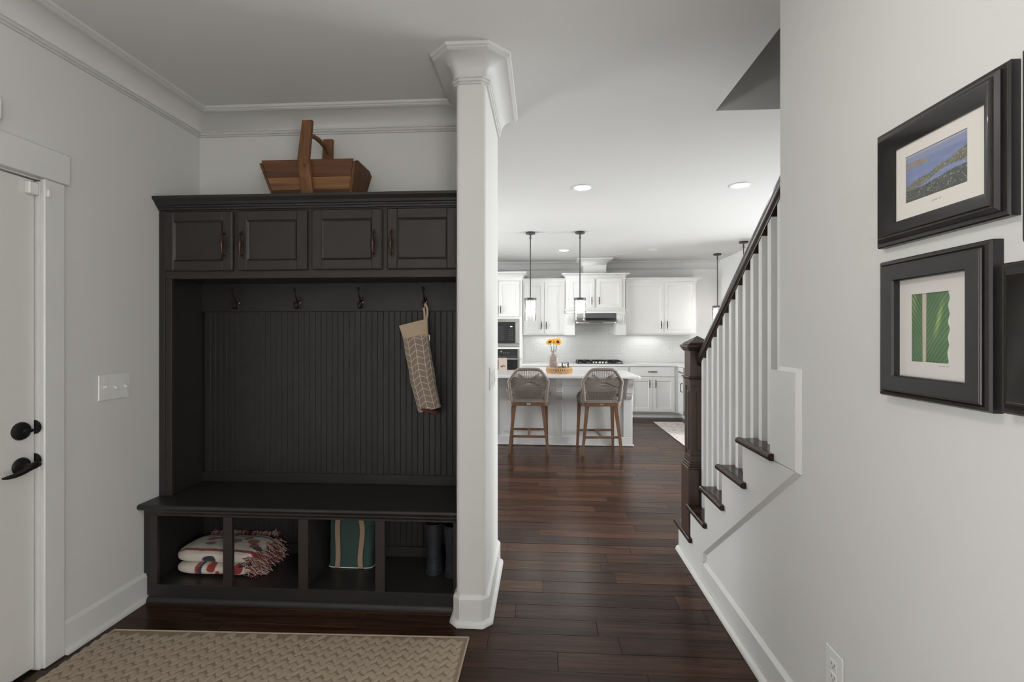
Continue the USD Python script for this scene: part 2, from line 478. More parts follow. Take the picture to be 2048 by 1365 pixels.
structure('wall_partition', prism(rrect(SX0, SX1, SY0, SY1, .022, 6), 0, H), WALL, 'narrow grey wall end standing like a column beside the bench unit', 'wall', smooth=25)
structure('wall_right', prism(Polygon([(YF - .1, 0), (3.0, 0), (1.965, .86), (1.965, .905), (YE, .905), (YE, H), (YF - .1, H)]).difference(sbox(-2.0, -1, -.6, 2.07)), XR, WX0 - .005, 'yz'), WALL, 'grey right wall hung with black picture frames', 'wall')
structure('wall_front', box(KX0, RX, YF - .12, YF, 0, H), WALL, 'entry wall behind the viewer', 'wall')
kb = structure('wall_kitchen_back', box(KX0, KX1 + .1, KY, KY + .12, 0, H), KWALL, 'kitchen end wall behind white cabinets', 'wall')
structure('wall_kitchen_left', prism(sbox(SY1 - .1, 0, KY, H).difference(sbox(4.58, .48, 7.42, 2.32)), KX0 - .1, KX0, 'yz'), KWALL, 'kitchen side wall out past the oven tower', 'wall')
structure('wall_kitchen_right', box(KX1, KX1 + .1, 6.851, KY, 0, H), KWALL, 'bright white-grey kitchen side wall behind the two small pendants', 'wall')
structure('wall_dining', cat(prism(sbox(SY1, 0, 6.85, H).difference(sbox(3.9, .5, 6.7, 2.08)), RX, RX + .12, 'yz'), box(KX1, RX, 6.75, 6.85, 0, H), box(WX1 + .1205, RX, SY1, SY1 + .1, 0, H)), WALL, 'dining side wall with wide window right of the stair', 'wall')
w1 = thing('window_1', 'wide dining window lighting the hall from behind the stair', 'window', (RX + .06, 5.3, .5), kind='structure')
obj('window_frame', cat(*[box(RX + .03, RX + .09, y - .03, y + .03, .5, 2.08, .005) for y in (3.93, 5.3, 6.67)], *[box(RX + .031, RX + .089, 3.9, 6.7, z - .03, z + .03, .005) for z in (.53, 2.05)]), TRIM, w1)
obj('pane', box(RX + .055, RX + .061, 3.92, 6.68, .52, 2.06), GLASS, w1)
def side_window(name, label, x, y0, y1, z0, z1):
    t = thing(name, label, 'window', (x, (y0 + y1) / 2, z0), kind='structure')
    ym, zm = (y0 + y1) / 2, (z0 + z1) / 2
    obj('window_frame', cat(*[box(x - .03, x + .03, y - .02, y + .02, z0, z1, .005) for y in (y0 + .02, ym, y1 - .02)], *[box(x - .029, x + .029, y0, y1, z - .02, z + .02, .005) for z in (z0 + .02, zm, z1 - .02)]), TRIM, t)
    obj('pane', box(x - .003, x + .003, y0 + .03, y1 - .03, z0 + .03, z1 - .03), GLASS, t)


side_window('window_2', 'entry window in the left wall behind the viewer', XL - .06, -1.92, -.48, .45, 1.89)
side_window('window_3', 'wide kitchen window out of view past the wall end', KX0 - .05, 4.58, 7.42, .48, 2.32)


def crown_profile(z1, h, d):
    z0 = z1 - h
    arc = [(.022 + (d - .042) * (1 - math.cos(t)) , z0 + .026 + (h - .054) * math.sin(t)) for t in np.linspace(0, math.pi / 2, 15)]
    return [(-.004, z0), (.010, z0), (.013, z0 + .005), (.010, z0 + .010), (.017, z0 + .012), (.020, z0 + .019), (.017, z0 + .024)] + arc + [(d - .015, z1 - .026), (d - .009, z1 - .023), (d - .011, z1 - .016), (d - .003, z1 - .013), (d, z1 - .004), (d, z1 + .002), (-.004, z1 + .002)]


c = .024
stub_path = [(SX0, SY0 + c), (SX0 + c, SY0), (SX1 - c, SY0), (SX1, SY0 + c), (SX1, SY1 - c), (SX1 - c, SY1), (-3.4, SY1)]
structure('trim_1', sweep([(XL, YF), (XL, YB), (SX0, YB)] + stub_path, crown_profile(H, .138, .122)), CROWNP, 'coved crown moulding along entry walls and round the wall end like a capital', 'crown moulding', smooth=11)
structure('trim_2', sweep([(KX0, KY), (KX1, KY)], crown_profile(H, .150, .095)), TRIM, 'crown moulding above the kitchen wall cabinets', 'crown moulding', smooth=35)
BASE = [(-.003, .001), (.016, .001), (.016, .129), (.003, .146), (-.003, .146)]
SHOE = [(.015, .001), (.034, .001), (.033, .012), (.028, .022), (.021, .027), (.015, .028)]


def baseboard(name, path, label):
    b = structure(name, sweep(path, BASE), TRIM, label, 'baseboard')
    obj('shoe_moulding', sweep(path, SHOE), TRIM, b, smooth=40)
    return b


baseboard('baseboard_left', [(XL, 1.9915), (XL, 2.435)], 'white baseboard between door casing and dark bench')
baseboard('baseboard_partition', [(SX0, 2.425)] + stub_path, 'white baseboard with clipped corners wrapping the wall end')
TY0 = 3.262
rb = structure('baseboard_right', cat(sweep([(XR, 2.748), (XR, -.6)], BASE), sweep([(XR, -2.0), (XR, YF)], BASE)), TRIM, 'white baseboard along the right wall below the stair skirt', 'baseboard')
obj('shoe_moulding', sweep([(XR - .002, TY0 - .030), (XR - .002, -.6)], [(a + .0, z) for a, z in SHOE]), TRIM, rb, smooth=40)

# the door in the left wall
d1 = thing('door_1', 'off-white entry door with black deadbolt and lever at the picture edge', 'door', (-2.115, 1.43, 0), kind='structure')
DF = -2.115
obj('door_slab', box(DF - .045, DF, DY0 + .012, 1.8935, .014, 2.049, .003), DOORP, d1)
obj('door_jamb', cat(box(XL - .13, XL + .001, 1.897, 1.93, 0, 2.046), box(XL - .13, XL + .001, .935, .968, 0, 2.046), box(XL - .13, XL - .012, .935, 1.93, 2.055, 2.062)), TRIM, d1)
obj('door_casing', cat(box(XL - .002, XL + .020, 1.902, 1.991, 0, 2.060, .004), box(XL - .002, XL + .020, .855, .945, 0, 2.060, .004)), TRIM, d1)
obj('head_casing', box(XL - .002, XL + .027, .835, 2.008, 2.0605, 2.190, .003), TRIM, d1)


def at_door(m, y, z):
    return mv(rot(m, 'y', 90), DF, y, z)


db = obj('deadbolt', at_door(lathe([(0, 0), (.036, 0), (.037, .004), (.034, .011), (.018, .015), (0, .016)], 32), 1.838, 1.012), BLACK, d1, smooth=35)
obj('thumb_turn', cat(tube([(DF + .014, 1.838, 1.012), (DF + .03, 1.838, 1.012)], .007, 10), ball((DF + .035, 1.841, 1.013), (.006, .023, .008))), BLACK, db, smooth=40)
lv = obj('door_lever', cat(at_door(lathe([(0, 0), (.035, 0), (.036, .004), (.032, .010), (.014, .016), (0, .017)], 32), 1.840, .868), tube([(DF + .014, 1.840, .868), (DF + .052, 1.842, .868)], [.013, .010], 12)), BLACK, d1, smooth=35)
lp = spline([(-2.062, 1.868, .868), (-2.058, 1.855, .874), (-2.056, 1.835, .872), (-2.058, 1.805, .860), (-2.062, 1.775, .851), (-2.066, 1.748, .849), (-2.068, 1.732, .850)], 26)
obj('lever_arm', tube(lp, np.interp(np.linspace(0, 1, 26), [0, .15, .5, .85, 1], [.008, .015, .012, .008, .003]), 10, flat=((1, 0, 0), .6)), BLACK, lv, smooth=40)
for z in (1.018, .880):
    obj('strike_plate', prism(Point(DF - .002, z).buffer(.029).intersection(sbox(-2.2, 0, XL + .018, 3)), 1.8945, 1.8972, 'xz'), BLACK, d1)
ds = thing('door_sensor', 'small white contact sensor box at the top corner of the door', 'sensor', (-2.10, 1.88, 1.985))
obj('sensor_body', box(DF, DF + .024, 1.852, 1.892, 1.985, 2.036, .004), PLATE, ds)
obj('magnet', box(XL + .020, XL + .032, 1.906, 1.922, 1.984, 2.016, .003), PLATE, ds)
cb = thing('chime_box', 'pale boxy wall chime above the door at the picture edge', 'chime', (-2.08, 1.66, 2.215))
obj('housing', box(XL, XL + .045, 1.56, 1.727, 2.222, 2.312, .008), PLATE, cb, smooth=False)
obj('base_plate', box(XL, XL + .02, 1.565, 1.722, 2.214, 2.224, .003), SLOT, cb)

# ------------------------------------------------------------------ switch plates and outlets


def toggle_plate(name, label, y0, y1, z0, z1, x, side, n, up):
    t = thing(name, label, 'light switch', (x, (y0 + y1) / 2, z0))
    s = side
    obj('plate', box(x, x + s * .007, y0, y1, z0, z1, .004), PLATE, t)
    for k in range(n):
        y = y0 + (y1 - y0) * (k + .5 + (.0 if n > 3 else .0)) / n
        zc = (z0 + z1) / 2
        a = 25 if up[k] else -25
        m = box(-.004, .018, -.0045, .0045, -.006, .006, .002)
        m = rot(m, 'y', -a) if s > 0 else rot(rot(m, 'y', -a), 'z', 180)
        if n > 3:
            obj('rocker', rot(box(x + s * .005, x + s * .010, y - .0165, y + .0165, zc - .033, zc + .033, .002), 'y', 2 if up[k] else -2, (x, y, zc)), PLATE, t)
            continue
        tg = obj('toggle', mv(m, x + s * .006, y, zc), PLATE, t)
        obj('slot', box(x + s * .0066, x + s * .0074, y - .006, y + .006, zc - .013, zc + .013), SLOT if False else PLATE, t)
        for dz in (-.033, .033):
            obj('screw', mv(rot(lathe([(0, 0), (.0032, 0), (.0028, .0012), (0, .0014)], 10), 'y', 90 * s), x + s * .007, y, zc + dz), PLATE, t)
    return t


toggle_plate('switch_plate', 'white triple toggle switch plate on the left wall beside the door', 2.164, 2.337, 1.088, 1.213, XL, 1, 3, (1, 0, 0))
toggle_plate('switch_plate', 'white five-gang rocker switch plate on the side of the wall end', 2.475, 2.735, 1.118, 1.237, SX1, 1, 5, (1, 0, 1, 1, 0))


def outlet(label, place, w, h, decor=False):
    """place maps (across, out, up) to the world."""
    o = place(0, 0, 0)
    t = thing('outlet', label, 'outlet', o)
    B = lambda a0, a1, o0, o1, u0, u1, b: (lambda m: (np.array([place(*q) for q in m[0]]), m[1]))(box(a0, a1, o0, o1, u0, u1, b))
    obj('plate', B(-w / 2, w / 2, 0, .006, -h / 2, h / 2, .003), PLATE, t)
    if decor:
        f = obj('receptacle', B(-.0165, .0165, .005, .0075, -.033, .033, .002), TRIM, t)
    for s in (-1, 1) if not decor else ():
        f = obj('receptacle', B(-.017, .017, .005, .0085, s * .0195 - .0145, s * .0195 + .0145, .004), PLATE, t)
        obj('slot', cat(B(-.0075, -.0055, .008, .0088, s * .0195 - .002, s * .0195 + .007, 0), B(.0055, .0075, .008, .0088, s * .0195 - .002, s * .0195 + .006, 0), B(-.002, .002, .008, .0088, s * .0195 - .010, s * .0195 - .006, 0)), SLOT, f)
    return t


outlet('white duplex outlet low on the right wall', lambda a, o, u: (XR - o, 1.560 - a, .357 + u), .088, .128)
for x, z, lab in ((-.088, 1.182, 'white outlet on the backsplash left of the sunflower vase'), (1.49, 1.175, 'white outlet on the backsplash right of the cooktop'), (2.31, 1.175, 'white outlet on the backsplash at the far kitchen corner')):
    outlet(lab, lambda a, o, u, x=x, z=z: (x + a, KY - .008 - o, z + u), .085, .13, True)

# ------------------------------------------------------------------ the dark bench unit
ht = thing('hall_bench', 'tall dark espresso hall bench with coat hooks, four cubbies and upper cabinets', 'hall bench', (-1.26, 2.6, 0))
X0, X1 = XL + .002, SX0 - .005
FB, FU, BK = 2.418, 2.535, 2.815          # bench front, upper front, beadboard face
BW = .016
# bench box
obj('seat', prism(Polygon([(2.388, .497), (2.384, .503), (2.384, .509), (2.388, .515), (2.396, .519), (2.83, .519), (2.83, .489), (2.396, .489)]), X0 - .0, X1, 'yz'), ESP, ht, smooth=40)
obj('seat_moulding', prism(Polygon([(2.396, .490), (2.396, .482), (2.402, .478), (2.406, .470), (2.414, .466), (2.43, .466), (2.43, .490)]), X0 + .03, X1, 'yz'), ESPR, ht, smooth=40)
obj('face_rail', box(-2.06, X1, FB, FB + .02, .455, .489, .001), ESPR, ht)
obj('face_rail', box(-2.06, X1, FB, FB + .02, .030, .094, .001), ESP, ht)
for a, b in ((-2.055, -2.016), (-1.655, -1.606), (-1.252, -1.201), (-.848, -.798), (-.446, X1)):
    obj('face_stile', box(a, b, FB - .0008, FB + .02, .0945, .4545, .001), ESPR, ht)
obj('scribe_strip', box(X0, -2.052, FB + .012, FB + .03, .145, .489, .001), ESP, ht)
obj('scribe_strip', box(X0 + .018, -2.052, FB + .012, FB + .03, .03, .1445, .001), ESP, ht)
obj('toe_moulding', sweep([(X0 + .036, FB), (X1 - .01, FB)], [(-.002, .001), (.016, .001), (.016, .012), (.012, .024), (.004, .031), (-.002, .032)]), ESP, ht, smooth=40)
obj('cubby_floor', box(X0 + .02, X1, FB + .021, 2.83, .07, .0935, 0), ESP, ht)
obj('cubby_divider', box(-1.245, -1.215, FB + .021, 2.812, .0945, .488, 0), ESP, ht)
obj('side_panel', box(X0, X0 + .035, FB + .031, 2.83, .0945, .488, 0), ESP, ht)
obj('side_panel', box(X1 - .03, X1, FB + .021, 2.83, .0945, .488, 0), ESP, ht)
obj('back_panel', box(X0, X1, 2.83, YB - .001, .07, 2.13, 0), ESP, ht)
# beadboard behind the bench, one plank after another
PW = .0345


def bead(x, z0, z1, y):
    a, b, g = x + .0024, x + PW - .0024, .0030
    poly = Polygon([(x, y + .012), (x, y + g), (a, y), (b, y), (x + PW, y + g), (x + PW, y + .012)])
    return prism(poly, z0, z1)


x = X1 - .0345 * 47
k = 0
while x < X1 - .01:
    if x > X0 + .02:
        obj('beadboard_plank', bead(x, .577, 1.546, BK), ESP, ht)
        if -2.06 < x < X1 - .05:
            obj('beadboard_plank', bead(x, .155, .4885, BK), ESP, ht)
    x += PW
obj('cubby_baseboard', box(X0 + .035, -1.245, BK - .010, BK + .012, .0945, .156, .002), ESP, ht)
obj('cubby_baseboard', box(-1.215, X1 - .03, BK - .010, BK + .012, .0945, .156, .002), ESP, ht)
obj('seat_back_rail', box(X0 + .03, X1 - .02, BK - .010, BK + .012, .5195, .578, .002), ESP, ht)
obj('hook_rail', box(X0 + .03, X1 - .02, BK - .012, BK + .012, 1.5445, 1.755, .002), ESP, ht)
# upper section: side panels, stiles, cabinet
obj('side_panel', box(X0, X0 + .046, FU + .02, 2.83, .5195, 2.13, 0), ESP, ht)
obj('side_panel', box(X1 - .022, X1, FU + .02, 2.83, .5195, 2.13, 0), ESP, ht)
obj('scribe_strip', box(X0, -2.066, FU - .004, FU + .0195, .5195, 2.100, .001), ESP, ht)
obj('face_stile', box(-2.0655, -2.029, FU, FU + .0195, .5195, 1.712, .001), ESPR, ht)
obj('face_stile', box(-.455, X1, FU, FU + .0195, .5195, 1.712, .001), ESPR, ht)
obj('cabinet_floor', box(X0 + .046, X1 - .022, FU + .0195, 2.812, 1.712, 1.745, 0), ESP, ht)
obj('cabinet_top', box(X0, X1, 2.50, 2.83, 2.118, 2.152, 0), ESP, ht)
obj('face_rail', box(-2.0655, X1, FU, FU + .0195, 1.7125, 2.11, .001), ESPR, ht)
obj('crown', cat(prism(Polygon([(FU - .001, 2.088), (FU - .012, 2.088), (FU - .013, 2.098), (FU - .020, 2.100), (FU - .022, 2.108), (FU - .030, 2.112), (FU - .033, 2.122), (FU - .046, 2.134), (FU - .054, 2.141), (FU - .054, 2.1545), (2.60, 2.1545), (2.60, 2.14), (FU - .001, 2.13)]), X0 - .0, X1, 'yz')), ESP, ht, smooth=25)


def panel_door(x0, x1, z0, z1, y, st, rail, mat, parent, depth=.019, name='door', bev=.006, recess=.008, label=None):
    """A framed door facing -y with a recessed flat panel and an ogee edge."""
    yi = y + recess
    ring = sbox(x0, z0, x1, z1).difference(sbox(x0 + st, z0 + rail, x1 - st, z1 - rail))
    fr = []
    fr.append(box(x0, x0 + st, y, y + depth, z0, z1, bev)); fr.append(box(x1 - st, x1, y, y + depth, z0, z1, bev))
    fr.append(box(x0 + st - bev, x1 - st + bev, y + .0006, y + depth, z0, z0 + rail, bev)); fr.append(box(x0 + st - bev, x1 - st + bev, y + .0006, y + depth, z1 - rail, z1, bev))
    dr = obj(name, cat(fr), mat, parent, label=label)
    a, b, e, g = x0 + st, x1 - st, z0 + rail, z1 - rail
    w = .007
    P = [(a, e), (a, g), (b, g), (b, e)]
    v, f = sweep(P, [(0, -(y + .002)), (0, -(yi + .003)), (w, -(yi + .003)), (w, -(yi - .0005))], closed=True)
    bead_m = (np.stack([v[:, 0], -v[:, 2], v[:, 1]], 1), f)
    obj('panel', box(a - .002, b + .002, yi, yi + .008, e - .002, g + .002), mat, dr)
    obj('panel_bead', bead_m, mat, dr)
    return dr


def bail_pull(parent, x, z, h, y, mat, r=.0055, out=.022, name='handle'):
    s = [(x, y, z + h / 2), (x, y - out * .75, z + h / 2 - .012), (x, y - out, z + h * .22), (x, y - out * 1.08, z), (x, y - out, z - h * .22), (x, y - out * .75, z - h / 2 + .012), (x, y, z - h / 2)]
    p = spline(s, 25)
    rr = r * (.72 + 1.0 * np.exp(-((np.linspace(-1, 1, 25)) / .38) ** 2))
    feet = cat(*[mv(rot(lathe([(0, 0), (r * 1.7, 0), (r * 1.5, .003), (0, .004)], 12), 'x', 90), x, y, z + q * h / 2) for q in (-1, 1)])
    return obj(name, cat(tube(p, rr, 10), feet), mat, parent, smooth=50)


for (a, b, hx) in ((-2.061, -1.672, -1.716), (-1.645, -1.258, -1.615), (-1.231, -.846, -.889), (-.819, -.443, -.793)):
    d = panel_door(a, b, 1.753, 2.078, FU - .019, .058, .058, ESPR, ht)
    bail_pull(d, hx, 1.892, .128, FU - .019, BRONZE, .0066, .020)


def coat_hook(x, z=1.608):
    y = BK - .012
    plate = cat(mv(rot(lathe([(0, 0), (.016, 0), (.016, .003), (.011, .007), (0, .008)], 16), 'x', 90), x, y, z - .01), box(x - .008, x + .008, y - .006, y, z - .045, z + .022, .003))
    up = spline([(x, y - .004, z - .01), (x, y - .026, z + .006), (x, y - .046, z + .036), (x, y - .054, z + .066)], 14)
    lo = spline([(x, y - .004, z - .024), (x, y - .024, z - .046), (x, y - .044, z - .044), (x, y - .054, z - .018)], 14)
    k = obj('coat_hook', plate, BRONZE, ht, smooth=40)
    obj('upper_prong', cat(tube(up, np.linspace(.0055, .0035, 14), 8), ball(up[-1], .0085), ball(up[-1] - V3(0, -.001, .010), .006)), BLACK, k, smooth=50)
    obj('lower_prong', cat(tube(lo, np.linspace(.0055, .0035, 14), 8), ball(lo[-1], .0085)), BLACK, k, smooth=50)


for hx in (-1.826, -1.447, -1.064, -.681):
    coat_hook(hx)

# ------------------------------------------------------------------ things on and in the bench
tr = thing('wooden_trug', 'weathered brown wooden trug with arched handle on top of the bench unit', 'basket', (-1.27, 2.69, 2.1555))
Zb, Zr = 2.1555, 2.362


def side_board(z0, z1, t0, t1, mat):
    """one board of the flared front or back, between two heights; t: 0 at the base, 1 at the rim"""
    out = []
    for sgn in (-1, 1):
        yb = lambda t: 2.690 + sgn * (.088 + .042 * t)
        xa, xb = lambda t: -1.478 - .055 * t, lambda t: -1.062 + .040 * t
        th = .012
        v = []
        for t, z in ((t0, z0), (t1, z1)):
            for yy in (yb(t), yb(t) - sgn * th):
                v += [(xa(t), yy, z), (xb(t), yy, z)]
        v = np.array(v)
        out.append((v, _hull(v)))
    return out


zs = [Zb + .002, 2.206, 2.272, Zr]
for k in range(3):
    t0, t1 = (zs[k] - zs[0]) / (Zr - zs[0]), (zs[k + 1] - zs[0]) / (Zr - zs[0])
    for m in side_board(zs[k] + .0008, zs[k + 1] - .0008, t0, t1, None):
        obj('side_board', m, TRUG[(2, 1, 0)[k]], tr)
for sgn, xb, xt in ((-1, -1.478, -1.533), (1, -1.062, -1.022)):
    v = np.array([(xb + sgn * s_, y, Zb + .002) for s_ in (0, .014) for y in (2.602, 2.778)] + [(xt + sgn * s_, y, z) for s_ in (0, .014) for y, z in ((2.563, 2.345), (2.817, 2.345), (2.60, 2.365), (2.78, 2.365))])
    obj('end_board', (v, _hull(v)), TRUG[0], tr)
obj('base_board', box(-1.476, -1.064, 2.605, 2.775, Zb, Zb + .012, .002), TRUG[2], tr)
for sgn in (-1, 1):
    pts = [(-1.284, 2.690 + sgn * .099, Zb + .003), (-1.287, 2.690 + sgn * .143, 2.362), (-1.272, 2.690 + sgn * .128, 2.572)]
    w = [.034, .031, .0275]
    ms = []
    for a in range(2):
        v = np.array([(pts[q][0] + sx * w[q], pts[q][1] + sy * .011, pts[q][2]) for q in (a, a + 1) for sx in (-1, 1) for sy in (-1, 1)])
        ms.append((v, _hull(v)))
    po = obj('handle_post', cat(ms), TRUGV, tr)
    obj('peg', cat(*[mv(rot(lathe([(0, 0), (.006, 0), (.005, .003), (0, .004)], 8), 'x', 90 if sgn < 0 else -90), -1.284 + dx, 2.690 + sgn * (.111 + dy), z) for dx, dy, z in ((0, -.003, 2.20), (.002, .035, 2.325))]), SLOT, po)
obj('handle_bar', tube(spline([(-1.272, 2.69 - .125, 2.490), (-1.270, 2.69 - .06, 2.512), (-1.270, 2.69, 2.517), (-1.270, 2.69 + .06, 2.512), (-1.272, 2.69 + .125, 2.490)], 20), .0145, 10, flat=((0, 0, 1), .8)), TRUGV, tr, smooth=50)

# hanging bag dispenser
bg = thing('bag_holder', 'chevron print cloth tube bag holder hanging from the rightmost coat hook', 'bag', (-.69, 2.745, .96))
Cx = lambda z: np.interp(z, [.965, 1.15, 1.38, 1.49], [-.640, -.684, -.722, -.742])
ringN = 40


def sock(z0, z1, n, w0, w1, dp, tintf, seed):
    v, tint = [], []
    s = np.linspace(0, 1, n)
    for i in range(n):
        z = z0 + (z1 - z0) * s[i]
        w = w0 + (w1 - w0) * s[i]
        a = np.arange(ringN) * 2 * np.pi / ringN
        x = Cx(z) + w * np.sign(np.cos(a)) * np.abs(np.cos(a)) ** .85
        y = 2.745 + dp(s[i]) * np.sin(a)
        zz = z + .245 * (x - Cx(z))
        nz = (meshkit.fbm(np.stack([x * 16, a * 0 + y * 16, zz * 10], 1), 3, seed) - .5) * .012
        v.append(np.stack([x + nz * np.cos(a), y + nz * np.sin(a), zz], 1)); tint.append(tintf(a, z + 0 * a))
    v, tint = np.array(v).reshape(-1, 3), np.array(tint).reshape(-1, 3)
    f = []
    for i in range(n - 1):
        for j in range(ringN):
            k2 = (j + 1) % ringN
            f += [[i * ringN + j, i * ringN + k2, (i + 1) * ringN + k2], [i * ringN + j, (i + 1) * ringN + k2, (i + 1) * ringN + j]]
    return (v, np.array(f)), tint


# a finely divided sleeve so that the woven chevrons can be carried by its colours
ringN = 260


def chev(a, z):
    u = (a / (2 * np.pi)) * 12.0
    col = u - np.floor(u)
    tri = np.where(np.floor(u) % 2 == 0, col, 1 - col)
    ph = (z - .022 * tri) / .036
    line = (np.abs(ph - np.round(ph)) < .045) | (np.minimum(col, 1 - col) < .045)
    c0, c1 = np.array(srgb(136, 120, 108)), np.array(srgb(205, 194, 178))
    return np.where(line[:, None], c1, c0)


m, t = sock(.975, 1.395, 240, .066, .0735, lambda s: .036 + .016 * np.sin(np.pi * min(s * 1.2, 1)), chev, 3)
obj('sleeve', m, WOVEN, bg, smooth=True, tint=t, label='taupe sleeve with white chevron lines')
ringN = 60
m, t = sock(1.388, 1.478, 14, .0735, .083, lambda s: .034 - .026 * s, lambda a, z: np.broadcast_to([.4, .3, .2], (len(a), 3)), 5)
obj('cuff', m, CANVAS, bg, smooth=True, label='plain beige canvas cuff')
obj('loop', cat(*[tube(spline([(-.668 + dx * .5, 2.742, 1.492), (-.668 + dx, 2.752, 1.53), (-.678 + .4 * dx, 2.757, 1.585), (-.681, 2.757, 1.59 + .002)], 12), .0075, 8, flat=((.4, 1, 0), .25)) for dx in (-.008, .010)]), CANVAS, bg, smooth=50)
obj('tag', box(-.658, -.641, 2.742, 2.7445, 1.372, 1.406, .0005), PIPING, bg)
obj('elastic_end', mv(rot(lathe([(.02, .012), (.045, .010), (.058, .004), (.060, -.004), (.05, -.010), (.03, -.006), (.012, .004)], 24), 'y', 14), -.638, 2.745, .972), M('lining_red', (.10, .03, .028), .9), bg, smooth=50)

# folded throw in the two left cubbies
bl = thing('folded_throw', 'folded cream throw with red and navy motifs in the left cubbies', 'blanket', (-1.78, 2.64, .0945))


def throw_tint(v, seed):
    cream, red, navy, rust = np.array([.62, .55, .49]), np.array([.30, .035, .028]), np.array([.028, .028, .055]), np.array([.26, .075, .04])
    t = np.tile(cream, (len(v), 1))
    n = meshkit.fbm(v * 21, 2, 4)
    up = v[:, 2]
    back = v[:, 1]
    w = meshkit.noise(v * 7, 9) * .012
    if seed == 1:      # upper fold
        b = (back + w > 2.552) & (back + w < 2.566) & (up > .17); t[b] = red * 1.0
        b = (back + w >= 2.566) & (back + w < 2.572) & (up > .17); t[b] = rust * .6
        b = (back + w > 2.735) & (back + w < 2.747) & (up > .17); t[b] = navy
        for cx, cy, r, c_ in ((-1.90, 2.69, .022, rust), (-1.865, 2.63, .021, rust), (-1.86, 2.70, .010, navy), (-1.75, 2.66, .028, rust), (-1.64, 2.66, .026, rust), (-1.61, 2.62, .022, rust), (-1.58, 2.60, .02, navy), (-1.69, 2.7, .02, rust)):
            b = (np.hypot((v[:, 0] - cx) / 1.3, v[:, 1] - cy) + (n - .5) * .02 < r) & (up > .18); t[b] = c_
        b = (np.hypot(v[:, 0] + 1.805, (v[:, 2] - .178) * 1.25) + (n - .5) * .022 < .034) & (back < 2.55); t[b] = navy
        b = (v[:, 0] > -1.56) & (n > .5); t[b] = red
    else:
        for x0, x1, c_ in ((-1.868, -1.850, red), (-1.849, -1.830, navy)):
            b = (v[:, 0] + w > x0) & (v[:, 0] + w < x1); t[b] = c_
        for cx, cz, r, c_ in ((-1.785, .141, .024, red), (-1.745, .118, .014, red), (-1.722, .112, .010, red), (-1.64, .135, .03, red)):
            b = (np.hypot(v[:, 0] - cx, (v[:, 2] - cz) * 1.2) + (n - .5) * .014 < r) & (back < 2.60); t[b] = c_
        b = (v[:, 0] > -1.64) & (up > .145); t[b] = navy
    return t


lo = superpad((-1.785, 2.645, .127), (.225, .140, .033), (.42, .62), 6, .010, 2)
lo = (np.c_[lo[0][:, :2], np.maximum(lo[0][:, 2], .0950)], lo[1])
hi = superpad((-1.790, 2.652, .190), (.232, .134, .037), (.42, .62), 6, .012, 6)
obj('lower_fold', lo, WOVEN, bl, smooth=True, tint=throw_tint(lo[0], 0))
obj('upper_fold', hi, WOVEN, bl, smooth=True, tint=throw_tint(hi[0], 1))
fr = [[], []]
for k in range(420):
    y = 2.515 + .27 * rng.random(); z = .105 + .10 * rng.random()
    x = -1.585 + rng.uniform(-.02, .02) - (.03 if y < 2.53 else 0)
    L = rng.uniform(.035, .085); dz = rng.uniform(-.03, .02)
    p = [(x, y, z), (x + L * .5, y + rng.uniform(-.012, .012), max(.098, z + dz * .4 + .006)), (x + L, y + rng.uniform(-.025, .02), max(.098, z + dz - .02))]
    fr[k % 2].append(tube(np.array(p), .0019, 4, caps=False))
for k in range(140):
    x = -1.98 + .42 * rng.random(); y = 2.775 + .01 * rng.random(); z = .20 + .02 * rng.random()
    fr[k % 2].append(tube(np.array([(x, y, z), (x + rng.uniform(-.01, .012), y + .012, z + .012), (x + rng.uniform(-.015, .02), y + .026, z + rng.uniform(.0, .024))]), .0019, 4, caps=False))
obj('fringe', cat(fr[0]), M('fringe_cream', (.45, .34, .30), .95), bl, kind='stuff', label='cream yarn fringe')
obj('fringe', cat(fr[1]), M('fringe_red', (.20, .045, .04), .95), bl, kind='stuff', label='red yarn fringe')

# green tote
tt = thing('tote_bag', 'dark green fabric tote with tan webbing straps in the third cubby', 'tote bag', (-1.07, 2.72, .0945))
pw = lambda x, k: np.sign(x) * np.abs(x) ** k
rows, NN = [], 56
a = np.arange(NN) * 2 * np.pi / NN
for s in np.linspace(0, 1, 18):
    z = .0955 + .325 * s
    hx, hy = .128 + .006 * s, .075 - .012 * s
    x = -1.075 + .012 * s + hx * pw(np.cos(a), .3); y = 2.725 + hy * pw(np.sin(a), .3)
    n_ = (meshkit.fbm(np.stack([x * 12, y * 12, 0 * a + z * 9], 1), 3, 8) - .5) * .016 * min(1, 6 * s + .1)
    rows.append(np.stack([x + n_, y + n_ * .6, 0 * a + z], 1))
v = np.vstack(rows + [np.array([[-1.075, 2.725, .0955]])])
f = [[i * NN + j, i * NN + (j + 1) % NN, (i + 1) * NN + (j + 1) % NN] for i in range(17) for j in range(NN)] + [[i * NN + j, (i + 1) * NN + (j + 1) % NN, (i + 1) * NN + j] for i in range(17) for j in range(NN)] + [[len(v) - 1, (j + 1) % NN, j] for j in range(NN)]
obj('tote_body', (v, np.array(f)), TEAL, tt, smooth=50)
obj('piping', tube(np.c_[rows[0][:, :2], np.full(NN, .0985)], .003, 6, closed=True), PIPING, tt, smooth=True, label='white piping round the base')
obj('top_binding', tube(rows[-1], .003, 6, closed=True), PIPING, tt, smooth=True)
